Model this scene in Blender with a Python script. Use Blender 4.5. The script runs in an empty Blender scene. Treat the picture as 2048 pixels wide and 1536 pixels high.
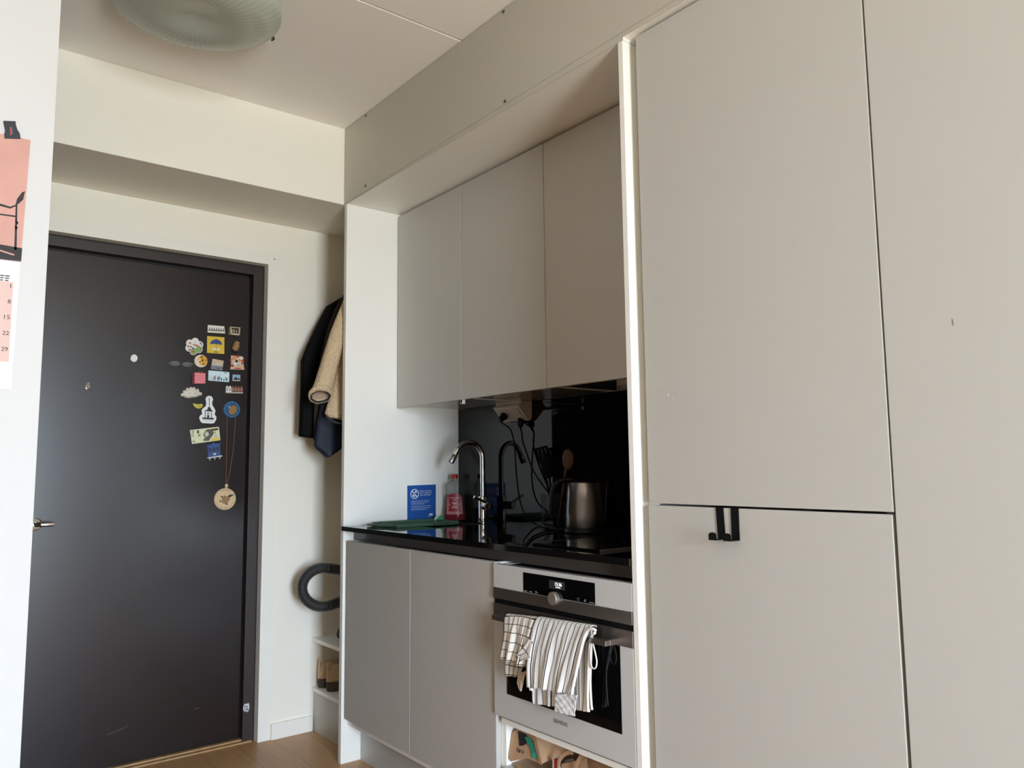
import bpy, bmesh, math, random
from mathutils import Vector, Matrix
random.seed(7)
SC = bpy.context.scene
COL = SC.collection
EYE = Vector((0, 0, 1.185))
FPX = 1563.5
CR = Vector((0.784216837, -0.620389680, -0.010981748))   # camera right
CD = Vector((0.057930010, 0.090826025, -0.994180440))    # camera down
CF = Vector((0.617776713, 0.779016867, 0.107166478))     # camera forward

# ------------------------------------------------------------------ camera
cam = bpy.data.objects.new('camera', bpy.data.cameras.new('camera'))
COL.objects.link(cam)
m = Matrix((CR, -CD, -CF)).transposed().to_4x4()
m.translation = EYE
cam.matrix_world = m
cam.data.sensor_width = 36.0
cam.data.lens = FPX / 2048 * 36.0
cam.data.clip_start = 0.02
SC.camera = cam

# ------------------------------------------------------------------ daylight
WIN = (-0.50, 0.60, 0.1, 2.2)      # window x0, x1, z0, z1 in the wall behind the camera
WINY = -3.2
w = bpy.data.worlds.new('daylight'); SC.world = w; w.use_nodes = True
nt = w.node_tree; nt.nodes.clear()
out = nt.nodes.new('ShaderNodeOutputWorld'); bg = nt.nodes.new('ShaderNodeBackground')
tc = nt.nodes.new('ShaderNodeTexCoord'); sx = nt.nodes.new('ShaderNodeSeparateXYZ'); rp = nt.nodes.new('ShaderNodeValToRGB')
nt.links.new(tc.outputs['Generated'], sx.inputs[0])
mp = nt.nodes.new('ShaderNodeMapRange'); mp.inputs[1].default_value = -1; mp.inputs[2].default_value = 1
nt.links.new(sx.outputs[2], mp.inputs[0]); nt.links.new(mp.outputs[0], rp.inputs[0])
e = rp.color_ramp.elements
e[0].position = 0.0; e[0].color = (0.58, 0.64, 0.65, 1)
e[1].position = 1.0; e[1].color = (0.77, 1.0, 1.26, 1)
for p, c in ((0.455, (0.62, 0.68, 0.69, 1)), (0.515, (0.80, 0.97, 1.17, 1))):
    k = e.new(p); k.color = c
nt.links.new(rp.outputs[0], bg.inputs[0]); bg.inputs[1].default_value = 21.0
nt.links.new(bg.outputs[0], out.inputs[0])
pl = bpy.data.lights.new('window_portal', 'AREA'); pl.shape = 'RECTANGLE'
pl.size = WIN[1] - WIN[0]; pl.size_y = WIN[3] - WIN[2]; pl.cycles.is_portal = True
po = bpy.data.objects.new('window_portal', pl); COL.objects.link(po)
po.location = ((WIN[0] + WIN[1]) / 2, WINY + 0.01, (WIN[2] + WIN[3]) / 2); po.rotation_euler = (math.radians(90), 0, 0)
SC.view_settings.view_transform = 'Standard'; SC.view_settings.look = 'None'
SC.view_settings.exposure = 1.28; SC.view_settings.gamma = 1.0
SC.view_settings.use_curve_mapping = False
SC.cycles.max_bounces = 12; SC.cycles.diffuse_bounces = 8; SC.cycles.glossy_bounces = 6
SC.cycles.caustics_reflective = False; SC.cycles.caustics_refractive = False

# ------------------------------------------------------------------ helpers
def lin(c):
    r = []
    for v in c:
        v = v / 255.0
        r.append(v / 12.92 if v <= 0.04045 else ((v + 0.055) / 1.055) ** 2.4)
    return r

MATS = {}
def mat(name, rgb, rough=0.5, metal=0.0, spec=0.5, noise=None, bump=None, trans=0.0, emit=0.0, coat=0.0):
    """procedural material; rgb is sRGB 0-255; noise=(scale, amount) mottles colour, bump=(scale, strength)"""
    if name in MATS: return MATS[name]
    mt = bpy.data.materials.new(name); mt.use_nodes = True
    n = mt.node_tree; b = n.nodes['Principled BSDF']
    c = lin(rgb)
    b.inputs['Base Color'].default_value = (*c, 1)
    b.inputs['Roughness'].default_value = rough; b.inputs['Metallic'].default_value = metal
    b.inputs['Specular IOR Level'].default_value = spec
    b.inputs['Coat Weight'].default_value = coat
    if trans: b.inputs['Transmission Weight'].default_value = trans
    if emit:
        b.inputs['Emission Color'].default_value = (*c, 1); b.inputs['Emission Strength'].default_value = emit
    t = n.nodes.new('ShaderNodeTexCoord')
    if noise:
        ns = n.nodes.new('ShaderNodeTexNoise'); ns.inputs['Scale'].default_value = noise[0]; ns.inputs['Detail'].default_value = 4
        n.links.new(t.outputs['Object'], ns.inputs['Vector'])
        rr = n.nodes.new('ShaderNodeValToRGB'); a = noise[1]
        rr.color_ramp.elements[0].position = 0.3; rr.color_ramp.elements[1].position = 0.7
        rr.color_ramp.elements[0].color = (*[max(0, x * (1 - a)) for x in c], 1)
        rr.color_ramp.elements[1].color = (*[min(1, x * (1 + a)) for x in c], 1)
        n.links.new(ns.outputs['Fac'], rr.inputs[0]); n.links.new(rr.outputs[0], b.inputs['Base Color'])
    if bump:
        nb = n.nodes.new('ShaderNodeTexNoise'); nb.inputs['Scale'].default_value = bump[0]; nb.inputs['Detail'].default_value = 3
        n.links.new(t.outputs['Object'], nb.inputs['Vector'])
        bp = n.nodes.new('ShaderNodeBump'); bp.inputs['Strength'].default_value = bump[1]; bp.inputs['Distance'].default_value = 0.002
        n.links.new(nb.outputs['Fac'], bp.inputs['Height']); n.links.new(bp.outputs[0], b.inputs['Normal'])
    MATS[name] = mt
    return mt

ORG = {}
class MB:
    def __init__(s): s.v = []; s.f = []; s.uv = []
    def add(s, vs, fs, uvs=None):
        o = len(s.v); s.v += [Vector(p) for p in vs]; s.f += [[i + o for i in f] for f in fs]
        s.uv += (uvs if uvs else [(0, 0)] * len(vs))
        return s
    def box(s, x0, x1, y0, y1, z0, z1):
        x0, x1 = sorted((x0, x1)); y0, y1 = sorted((y0, y1)); z0, z1 = sorted((z0, z1))
        return s.add([(x, y, z) for x in (x0, x1) for y in (y0, y1) for z in (z0, z1)],
                     [(0, 1, 3, 2), (4, 6, 7, 5), (0, 4, 5, 1), (2, 3, 7, 6), (0, 2, 6, 4), (1, 5, 7, 3)])
    def prism(s, F, pts, d0, d1):
        """extrude polygon pts between offsets d0 and d1 along the frame's normal"""
        n = len(pts)
        return s.add([F(u, v, d0) for u, v in pts] + [F(u, v, d1) for u, v in pts],
                     [list(range(n))[::-1], [i + n for i in range(n)]] + [[i, (i + 1) % n, (i + 1) % n + n, i + n] for i in range(n)])
    def rings(s, rings, cap=True, closed=False):
        n = len(rings[0]); vs = [p for r in rings for p in r]; fs = []; L = len(rings)
        for a in range(L if closed else L - 1):
            b = (a + 1) % L
            for i in range(n):
                j = (i + 1) % n
                fs.append([a * n + i, a * n + j, b * n + j, b * n + i])
        if cap and not closed:
            fs.append(list(range(n))[::-1]); fs.append([(L - 1) * n + i for i in range(n)])
        return s.add(vs, fs)
    def tube(s, path, r, seg=10, cap=True, up=None):
        path = [Vector(p) for p in path]; R = r if hasattr(r, '__len__') else [r] * len(path)
        rg = []; prev = None
        for i, p in enumerate(path):
            t = (path[min(i + 1, len(path) - 1)] - path[max(i - 1, 0)]).normalized()
            if prev is None:
                a = Vector((0, 0, 1)) if abs(t.z) < 0.9 else Vector((1, 0, 0))
                prev = (a - t * a.dot(t)).normalized()
            else:
                prev = (prev - t * prev.dot(t)).normalized()
            q = t.cross(prev)
            rg.append([p + (prev * math.cos(k * 2 * math.pi / seg) + q * math.sin(k * 2 * math.pi / seg)) * R[i] for k in range(seg)])
        return s.rings(rg, cap)
    def lathe(s, prof, c, seg=32, axis=(0, 0, 1), cap=True):
        """profile of (radius, height) about an axis through c"""
        ax = Vector(axis).normalized(); a = Vector((1, 0, 0)) if abs(ax.x) < 0.9 else Vector((0, 1, 0))
        a = (a - ax * a.dot(ax)).normalized(); b = ax.cross(a); c = Vector(c)
        return s.rings([[c + ax * h + (a * math.cos(k * 2 * math.pi / seg) + b * math.sin(k * 2 * math.pi / seg)) * max(r, 1e-5) for k in range(seg)] for r, h in prof], cap)
    def grid(s, fn, nu, nv, us=1.0, vs_=1.0):
        vs = []; uv = []
        for j in range(nv + 1):
            for i in range(nu + 1):
                p = fn(i / nu, j / nv); vs.append(p); uv.append((i / nu * us, j / nv * vs_))
        fs = [[j * (nu + 1) + i, j * (nu + 1) + i + 1, (j + 1) * (nu + 1) + i + 1, (j + 1) * (nu + 1) + i] for j in range(nv) for i in range(nu)]
        return s.add(vs, fs, uv)
    def build(s, name, material, parent=None, smooth=False, bevel=0.0, solid=0.0, kind=None, label=None, sub=0, fix=True):
        me = bpy.data.meshes.new(name)
        org = ORG.get(parent.name, Vector()) if parent else Vector()
        me.from_pydata([v - org for v in s.v], [], s.f)
        if fix:
            bm = bmesh.new(); bm.from_mesh(me)
            bmesh.ops.recalc_face_normals(bm, faces=bm.faces); bm.to_mesh(me); bm.free()
        if any(u != (0, 0) for u in s.uv):
            ul = me.uv_layers.new(name='UVMap')
            for lp in me.loops: ul.data[lp.index].uv = s.uv[lp.vertex_index]
        for mm in (material if isinstance(material, (list, tuple)) else [material]): me.materials.append(mm)
        if smooth:
            for p in me.polygons: p.use_smooth = True
        o = bpy.data.objects.new(name, me); COL.objects.link(o)
        if parent:
            o.parent = parent; ORG[o.name] = org
        if solid:
            md = o.modifiers.new('solid', 'SOLIDIFY'); md.thickness = solid; md.offset = 0
        if bevel:
            md = o.modifiers.new('bevel', 'BEVEL'); md.width = bevel; md.segments = 2; md.limit_method = 'ANGLE'; md.angle_limit = math.radians(40)
        if sub:
            md = o.modifiers.new('sub', 'SUBSURF'); md.levels = sub; md.render_levels = sub
        if smooth == 'auto':
            for p in me.polygons: p.use_smooth = True
            md = o.modifiers.new('split', 'EDGE_SPLIT'); md.split_angle = math.radians(35)
        if kind: o['kind'] = kind
        if label: o['label'] = label
        return o

def thing(name, label, cat, loc, group=None, kind=None):
    o = bpy.data.objects.new(name, None); COL.objects.link(o); o.empty_display_size = 0.05
    o.location = loc; ORG[o.name] = Vector(loc)
    if label: o['label'] = label
    if cat: o['category'] = cat
    if group: o['group'] = group
    if kind: o['kind'] = kind
    return o
def tag(o, label, cat, group=None):
    o['label'] = label; o['category'] = cat
    if group: o['group'] = group
    return o

# planes: facing the camera side of the hall (normal -y) and facing the room (normal -x)
def FY(y): return lambda u, v, d: Vector((u, y - d, v))
def FX(x): return lambda u, v, d: Vector((x - d, u, v))
def ray(px): return CR * (px[0] - 1024) + CD * (px[1] - 768) + CF * FPX
def hy(px, y):
    d = ray(px); d *= y / d.y; return (d.x, d.z + EYE.z)
def hx(px, x):
    d = ray(px); d *= x / d.x; return (d.y, d.z + EYE.z)
def circ(c, r, n=24, ry=None): return [(c[0] + r * math.cos(i * 2 * math.pi / n), c[1] + (ry or r) * math.sin(i * 2 * math.pi / n)) for i in range(n)]

def text(s, place, width, material, parent, name='lettering', depth=0.0004, rot=0.0, height=None):
    """lettering; place(u, v, d) maps local coordinates (centred) to the world"""
    cu = bpy.data.curves.new('t', 'FONT'); cu.body = s; cu.extrude = 0.01; cu.align_x = 'CENTER'; cu.align_y = 'CENTER'; cu.resolution_u = 3
    ob = bpy.data.objects.new('t', cu); COL.objects.link(ob)
    dg = bpy.context.evaluated_depsgraph_get(); dg.update()
    me = bpy.data.meshes.new_from_object(ob.evaluated_get(dg))
    xs = [v.co.x for v in me.vertices]; ys = [v.co.y for v in me.vertices]
    k = width / (max(xs) - min(xs)); ky = height / (max(ys) - min(ys)) if height else k
    cx = (max(xs) + min(xs)) / 2; cy = (max(ys) + min(ys)) / 2
    b = MB(); vs = []
    for v in me.vertices:
        a, c = (v.co.x - cx) * k, (v.co.y - cy) * ky
        a, c = a * math.cos(rot) - c * math.sin(rot), a * math.sin(rot) + c * math.cos(rot)
        vs.append(place(a, c, depth if v.co.z > 0 else 0.0))
    b.add(vs, [list(p.vertices) for p in me.polygons])
    bpy.data.objects.remove(ob); bpy.data.curves.remove(cu); bpy.data.meshes.remove(me)
    return b.build(name, material, parent)

# ------------------------------------------------------------------ materials
WALL = mat('wall_paint_darkened', (209, 209, 209), 0.65, bump=(260, 0.05))  # tone lowered to hold back the strong window light on the partition
WALLB = mat('wall_paint_lightened', (245, 240, 227), 0.65, bump=(260, 0.05))  # same wall paint, lightened to imitate more light deep in the hall
CEIL = mat('ceiling_paint', (247, 244, 240), 0.8)
WHITE = mat('white_laminate', (244, 242, 235), 0.38, bump=(40, 0.01))
GREIGE = mat('greige_laminate', (191, 189, 182), 0.42, bump=(30, 0.01))
FASC = mat('fascia_laminate', (192, 188, 175), 0.45)
TRIM = mat('white_trim_paint', (243, 239, 229), 0.5)
BLACKTOP = mat('black_polished_stone', (12, 12, 13), 0.04, spec=0.6)
BLACKGLASS = mat('black_glass', (7, 7, 8), 0.03, spec=0.32)
APRON = mat('dark_brown_laminate', (86, 78, 71), 0.3)
DOORM = mat('dark_brown_door_paint', (25, 15, 14), 0.27, spec=0.62, bump=(90, 0.02))
FRAMEM = mat('dark_brown_frame_paint', (50, 41, 39), 0.4)
RUBBER = mat('black_rubber', (8, 8, 8), 0.6)
CHROME = mat('chrome', (225, 225, 225), 0.06, 1.0)
STEEL = mat('brushed_steel', (158, 151, 145), 0.3, 1.0, bump=(400, 0.02))
SATIN = mat('satin_steel_strip', (158, 148, 141), 0.36, 1.0)
BLACKP = mat('black_plastic', (10, 10, 11), 0.4, spec=0.25)
BLACKM = mat('black_powder_coat', (7, 7, 7), 0.5, spec=0.2)
OVENW = mat('white_oven_glass', (202, 201, 199), 0.15, bump=(5, 0.0))
OAK = None

def oak():
    mt = bpy.data.materials.new('oak_planks'); mt.use_nodes = True
    n = mt.node_tree; b = n.nodes['Principled BSDF']; b.inputs['Roughness'].default_value = 0.42
    t = n.nodes.new('ShaderNodeTexCoord'); mpn = n.nodes.new('ShaderNodeMapping'); n.links.new(t.outputs['Object'], mpn.inputs[0])
    mpn.inputs['Location'].default_value = (0.0, -1.338, 0); mpn.inputs['Rotation'].default_value = (0, 0, math.radians(-90))
    mpn.vector_type = 'POINT'
    br = n.nodes.new('ShaderNodeTexBrick'); br.inputs['Scale'].default_value = 1.0; br.inputs['Mortar Size'].default_value = 0.0007
    br.inputs['Brick Width'].default_value = 9.0; br.inputs['Row Height'].default_value = 0.152; br.offset = 0.37
    br.inputs['Color1'].default_value = (*lin((194, 152, 104)), 1); br.inputs['Color2'].default_value = (*lin((180, 138, 94)), 1)
    br.inputs['Mortar'].default_value = (*lin((84, 62, 42)), 1)
    n.links.new(mpn.outputs[0], br.inputs['Vector'])
    st = n.nodes.new('ShaderNodeMapping'); st.inputs['Scale'].default_value = (26, 1.6, 1); n.links.new(t.outputs['Object'], st.inputs[0])
    ns = n.nodes.new('ShaderNodeTexNoise'); ns.inputs['Scale'].default_value = 2.2; ns.inputs['Detail'].default_value = 6
    n.links.new(st.outputs[0], ns.inputs['Vector'])
    mx = n.nodes.new('ShaderNodeMixRGB'); mx.blend_type = 'MULTIPLY'; mx.inputs[0].default_value = 0.28
    rr = n.nodes.new('ShaderNodeValToRGB'); rr.color_ramp.elements[0].color = (0.45, 0.4, 0.36, 1); rr.color_ramp.elements[0].position = 0.25
    rr.color_ramp.elements[1].position = 0.65
    n.links.new(ns.outputs['Fac'], rr.inputs[0]); n.links.new(br.outputs['Color'], mx.inputs[1]); n.links.new(rr.outputs[0], mx.inputs[2])
    n.links.new(mx.outputs[0], b.inputs['Base Color'])
    return mt
OAK = oak()

def thin_clear(name, rgb, body=0.12, rough=0.05):
    """thin-walled clear plastic or glass: mostly transparent, with a sheen that grows at grazing angles"""
    mt = bpy.data.materials.new(name); mt.use_nodes = True; n = mt.node_tree
    b = n.nodes['Principled BSDF']; b.inputs['Base Color'].default_value = (*lin(rgb), 1); b.inputs['Roughness'].default_value = rough
    o_ = n.nodes['Material Output']; tr = n.nodes.new('ShaderNodeBsdfTransparent'); mx = n.nodes.new('ShaderNodeMixShader')
    lw = n.nodes.new('ShaderNodeLayerWeight'); lw.inputs['Blend'].default_value = 0.25
    mr = n.nodes.new('ShaderNodeMapRange'); mr.inputs[3].default_value = body; mr.inputs[4].default_value = 0.75
    n.links.new(lw.outputs['Facing'], mr.inputs[0]); n.links.new(mr.outputs[0], mx.inputs[0])
    n.links.new(tr.outputs[0], mx.inputs[1]); n.links.new(b.outputs[0], mx.inputs[2]); n.links.new(mx.outputs[0], o_.inputs['Surface'])
    return mt

# ------------------------------------------------------------------ the setting
PX = 0.2636          # x of the partition's corner
DW = 3.509           # face of the wall with the entrance door
CZ = 2.692           # ceiling height
ROOMX = -3.4
MB().box(ROOMX, 2.25, -3.4, 3.75, -0.12, 0.0).build('floor', OAK, kind='structure')
b = MB().box(ROOMX, 2.25, -3.4, 2.152, CZ, CZ + 0.12).box(ROOMX, 2.25, 2.163, 3.75, CZ, CZ + 0.12).box(ROOMX, 2.25, 2.152, 2.163, CZ + 0.012, CZ + 0.12)
b.build('ceiling', CEIL, kind='structure')
MB().box(ROOMX, PX, 2.1, 2.2, 0, CZ).build('wall_left', WALL, kind='structure')
MB().box(0.12, PX, 2.2, DW, 0, CZ).build('wall_hall', mat('hall_side_darkened', (112, 106, 98), 0.65), kind='structure')  # unseen side wall, darkened to cut bounce light into hall and recess
b = MB().box(1.334, 2.25, DW, 3.75, 0, CZ).box(0.34, 1.334, 3.741, 3.75, 0, 2.146).box(0.12, 1.334, DW, 3.75, 2.146, CZ).box(0.12, 0.34, DW, 3.75, 0, 2.146)  # thin plate in the doorway is added to block light leaking past the leaf
b.build('wall_back', WALLB, kind='structure')
MB().box(2.1, 2.25, -3.4, DW, 0, CZ).build('wall_right', WALL, kind='structure')
MB().box(ROOMX - 0.12, ROOMX, -3.4, 2.2, 0, CZ).build('wall_side', mat('room_wall_darkened', (150, 148, 144), 0.7), kind='structure')  # unseen wall, greyed to cut bounced light
b = MB().box(ROOMX, WIN[0], WINY - 0.2, WINY, 0, CZ).box(WIN[1], 2.1, WINY - 0.2, WINY, 0, CZ)
b.box(WIN[0], WIN[1], WINY - 0.2, WINY, 0, WIN[2]).box(WIN[0], WIN[1], WINY - 0.2, WINY, WIN[3], CZ)
b.build('wall_front', mat('room_wall_darkened', (150, 148, 144), 0.7), kind='structure')  # same light-cutting grey on the unseen window wall
b = MB()
for x0, x1, z0, z1 in ((WIN[0], WIN[0] + 0.05, WIN[2], WIN[3]), (WIN[1] - 0.05, WIN[1], WIN[2], WIN[3]), (WIN[0] + 0.05, WIN[1] - 0.05, WIN[2], WIN[2] + 0.05), (WIN[0] + 0.05, WIN[1] - 0.05, WIN[3] - 0.05, WIN[3])):
    b.box(x0, x1, WINY - 0.12, WINY - 0.06, z0, z1)
b.build('window_1', TRIM, kind='structure')
MB().box(PX, 2.1, 3.065, DW, 2.345, CZ).build('beam', WALLB, kind='structure', bevel=0.002)
MB().box(1.392, 1.586, DW - 0.013, DW, 0, 0.068).build('baseboard_back', TRIM, kind='structure', bevel=0.001)

# entrance door
YS = 3.580           # face of the door leaf
door = thing('door_1', None, None, (0.84, YS, 0), kind='structure')
MB().box(0.385, 1.276, YS, YS + 0.05, 0.012, 2.088).build('door_leaf', DOORM, door, bevel=0.002); leaf = bpy.data.objects['door_leaf']
b = MB()
b.box(1.283, 1.330, 3.553, 3.64, 0, 2.142).box(0.345, 0.378, 3.553, 3.64, 0, 2.142).box(0.378, 1.283, 3.553, 3.64, 2.099, 2.142)
b.build('door_frame', FRAMEM, door, bevel=0.0015)
b = MB().box(1.330, 1.334, 3.553, 3.74, 0, 2.146).box(0.34, 0.345, 3.553, 3.74, 0, 2.146).box(0.345, 1.33, 3.553, 3.74, 2.142, 2.146)
b.build('frame_seal', RUBBER, door)
b = MB()
b.box(1.334, 1.391, DW - 0.003, DW - 0.0002, 0, 2.203).box(0.283, 0.34, DW - 0.003, DW - 0.0002, 0, 2.203).box(0.34, 1.334, DW - 0.003, DW - 0.0002, 2.146, 2.203)
b.build('casing', TRIM, door, bevel=0.0008)
MB().lathe([(0.003, 0), (0.003, 0.001)], (1.362, DW - 0.003, 2.175), 10, (0, -1, 0)).build('screw', mat('dark_screw', (70, 60, 50), 0.5), door)
b = MB().box(0.378, 1.283, 3.562, YS + 0.06, 0.0, 0.011).box(0.378, 1.32, 3.535, 3.562, 0.0, 0.006)
b.build('threshold', mat('oak_threshold', (186, 148, 104), 0.45, noise=(30, 0.15)), door, bevel=0.0015)
MB().box(1.276, 1.2845, YS + 0.02, YS + 0.055, 0.011, 2.1).box(0.3775, 0.385, YS + 0.02, YS + 0.055, 0.011, 2.1).box(0.378, 1.283, YS + 0.02, YS + 0.055, 2.088, 2.1).build('rebate_seal', RUBBER, door)  # left strip added to close a light leak beside the leaf
hb = MB().tube([(0.455, YS, 0.988), (0.455, YS - 0.045, 0.988), (0.462, YS - 0.052, 0.988), (0.47, YS - 0.054, 0.988), (0.512, YS - 0.054, 0.988)], 0.0085, 14)
hb.build('door_handle', CHROME, leaf, smooth='auto')
MB().lathe([(0.025, 0), (0.025, 0.006), (0.022, 0.009)], (0.455, YS, 0.988), 28, (0, -1, 0)).build('handle_rose', CHROME, leaf, smooth='auto')
F = FY(YS)
def DP(pts): return [hy(p, YS) for p in pts]
c = hy((268, 716.5), YS)
MB().prism(F, [(c[0] + 0.0135 * math.cos(a) * (1 + 0.06 * math.sin(2 * a + 0.6)), c[1] + 0.0165 * math.sin(a)) for a in [i * math.pi / 10 for i in range(20)]], 0.0002, 0.0025).build('spyhole_cover', TRIM, leaf, bevel=0.001)
c = hy((176, 774), YS)
lk = MB().lathe([(0.0125, 0), (0.0125, 0.003), (0.010, 0.005)], (c[0], YS, c[1]), 24, (0, -1, 0)).lathe([(0.009, 0.003), (0.009, 0.012), (0.007, 0.014)], (c[0], YS, c[1]), 20, (0, -1, 0))
lk.box(c[0] - 0.004, c[0] + 0.003, YS - 0.014, YS - 0.004, c[1] + 0.006, c[1] + 0.017)
lk.build('spyhole', CHROME, leaf, smooth='auto')
# scuffs on the leaf
sc_m = mat('scuff_grey', (84, 78, 76), 0.6)
for a, q in (((215, 1469), (235, 1462)), ((235, 1462), (256, 1452)), ((388, 1418), (400, 1415))):
    a2, q2 = hy(a, YS), hy(q, YS)
    MB().prism(F, [(a2[0], a2[1] - 0.0012), (q2[0], q2[1] - 0.0006), (q2[0], q2[1] + 0.0006), (a2[0], a2[1] + 0.0012)], 0.0001, 0.0003).build('scuff_mark', sc_m, leaf)
st = thing('frame_sticker', 'tiny grey and white sticker low on the dark door frame', 'sticker', (1.305, 3.553, 0.11))
pts = [hy(p, 3.553) for p in [(487, 1412), (490, 1407), (494, 1408), (496, 1405), (498, 1408), (499, 1414), (496, 1424), (488, 1423), (486, 1418)]]
MB().prism(FY(3.553), pts, 0.0002, 0.0006).build('paper', mat('sticker_white', (205, 205, 205), 0.5), st)
for q in ((488.5, 1412, 495.5, 1414), (489, 1416, 491, 1420), (493, 1416, 495.5, 1420), (488, 1421.5, 495, 1422.5)):
    MB().prism(FY(3.553), [hy(p, 3.553) for p in ((q[0], q[1]), (q[2], q[1]), (q[2], q[3]), (q[0], q[3]))], 0.0006, 0.0009).build('print', mat('sticker_grey', (80, 84, 92), 0.5), st)

# scuffs on walls
def scuff(plane, a, q, wd, parent=None, m=sc_m):
    a2, q2 = hy(a, plane), hy(q, plane)
    return MB().prism(FY(plane), [(a2[0], a2[1] - wd), (q2[0], q2[1] - wd * 0.5), (q2[0], q2[1] + wd * 0.5), (a2[0], a2[1] + wd)], 0.0001, 0.0003)

# ------------------------------------------------------------------ kitchen niche
KX = 1.5; PY = 3.036; PO = 3.0605; RI = 1.4075; RO = 1.390; BK = 2.083
o = MB().box(KX, 2.098, PY, PO, 0, 2.343).build('cabinet_end_panel', WHITE, bevel=0.001)
tag(o, 'tall white end panel between the coats and the sink cupboards', 'panel')
o = MB().box(KX, 2.098, RO, RI, 0, 2.343).build('cabinet_end_panel', WHITE, bevel=0.001)
tag(o, 'tall white end panel between the oven and the tall cabinet with hooks', 'panel')
tpn = thing('cabinet_top_panel', 'greige panel roofing the kitchen niche above the wall cupboards', 'panel', (1.8, 1.0, 2.36))
MB().box(KX + 0.002, 2.098, 1.389, PO, 2.3435, 2.376).box(KX + 0.002, 1.56, -1.2, 1.389, 2.3525, 2.376).build('board', mat('greige_lightened', (238, 235, 228), 0.4), tpn)  # board colour lightened to make up for light missing on its underside
MB().box(KX, KX + 0.002, 1.389, PO, 2.3435, 2.376).box(KX, KX + 0.002, -1.2, 1.389, 2.3525, 2.376).build('front_edge', FASC, tpn)
fa = thing('fascia_panel', 'greige fascia board with screws between the kitchen cupboards and the ceiling', 'panel', (KX, 1.0, 2.36))
ptsf = [(3.0605, 2.3625), (3.0605, CZ - 0.003), (-1.2, CZ - 0.003), (-1.2, 2.3645)]
MB().prism(FX(KX), [(3.0605, 2.346), (3.0605, CZ - 0.003), (-1.2, CZ - 0.003), (-1.2, 2.376), (1.4, 2.366), (2.23, 2.359)], -0.0, 0.002).build('board', FASC, fa, bevel=0.0008)
SCR = mat('zinc_screw', (120, 112, 100), 0.35, 1.0)
for y, z in ((2.867, 2.680), (1.912, 2.680), (2.864, 2.371), (1.909, 2.371), (0.95, 2.68), (0.95, 2.382)):
    MB().lathe([(0.0058, 0), (0.0058, 0.0012), (0.004, 0.0028)], (KX - 0.002, y, z), 14, (-1, 0, 0)).build('screw', SCR, fa, smooth='auto')

# wall cupboards
UX = 1.75; UB = 1.463
UL = [3.030, 2.5265, 2.016, 1.412]
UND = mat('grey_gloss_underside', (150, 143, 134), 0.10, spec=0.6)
upl = ['greige wall cupboard nearest the entrance, above the dish soap', 'middle greige wall cupboard, above the socket box', 'greige wall cupboard over the cooker hood, beside the tall cabinet']
for i in range(3):
    y1, y0 = UL[i], UL[i + 1]
    u = thing('wall_cabinet', upl[i], 'cupboard', (1.9, (y0 + y1) / 2, UB), 'wall cupboards over the worktop')
    b = MB().box(UX + 0.02, BK - 0.002, y0 + 0.0015, y0 + 0.018, UB, 2.332).box(UX + 0.02, BK - 0.002, y1 - 0.018, y1 - 0.0015, UB, 2.332)
    b.box(UX + 0.02, BK - 0.002, y0 + 0.018, y1 - 0.018, 2.314, 2.332).box(BK - 0.012, BK - 0.002, y0 + 0.018, y1 - 0.018, UB + 0.02, 2.314)
    b.build('body', WHITE, u)
    if i < 2:
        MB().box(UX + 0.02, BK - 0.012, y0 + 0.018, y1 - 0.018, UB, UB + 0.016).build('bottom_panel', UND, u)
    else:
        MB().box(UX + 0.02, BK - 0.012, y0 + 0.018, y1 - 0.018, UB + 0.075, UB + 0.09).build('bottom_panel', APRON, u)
    MB().box(UX, UX + 0.019, y0 + 0.0018, y1 - 0.0018, 1.4565, 2.329).build('door', GREIGE, u, bevel=0.001)
    if i == 0:
        b = MB()
        for k in range(5): b.box(UX + 0.004 + k * 0.003, UX + 0.0055 + k * 0.003, y0 + 0.001, y0 + 0.016, 1.440, 1.4565)
        b.box(UX + 0.004, UX + 0.019, y0 + 0.003, y0 + 0.014, 1.443, 1.4565)
        b.build('door_bumper', mat('clear_white_plastic', (225, 225, 220), 0.25), u)
hd = thing('cooker_hood', 'dark built-in cooker hood recessed under the cupboard beside the tall cabinet', 'hood', (1.93, 1.71, UB + 0.02))
MB().box(1.80, 2.06, 1.45, 1.985, UB + 0.050, UB + 0.0745).build('filter_plate', mat('hood_filter', (46, 42, 40), 0.4, 0.6), hd, bevel=0.002)
MB().box(1.775, 2.068, 1.992, 1.9975, UB + 0.001, UB + 0.07).build('shade_sheet', mat('recess_shade', (40, 36, 33), 0.5), hd)  # dark sheet imitating shade on the unlit side of the recess

# backsplash
o = MB().box(BK, 2.099, RI, PY, 0.9525, UB).build('backsplash_panel', BLACKGLASS)
tag(o, 'glossy black backsplash between the worktop and the wall cupboards', 'backsplash')

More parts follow.
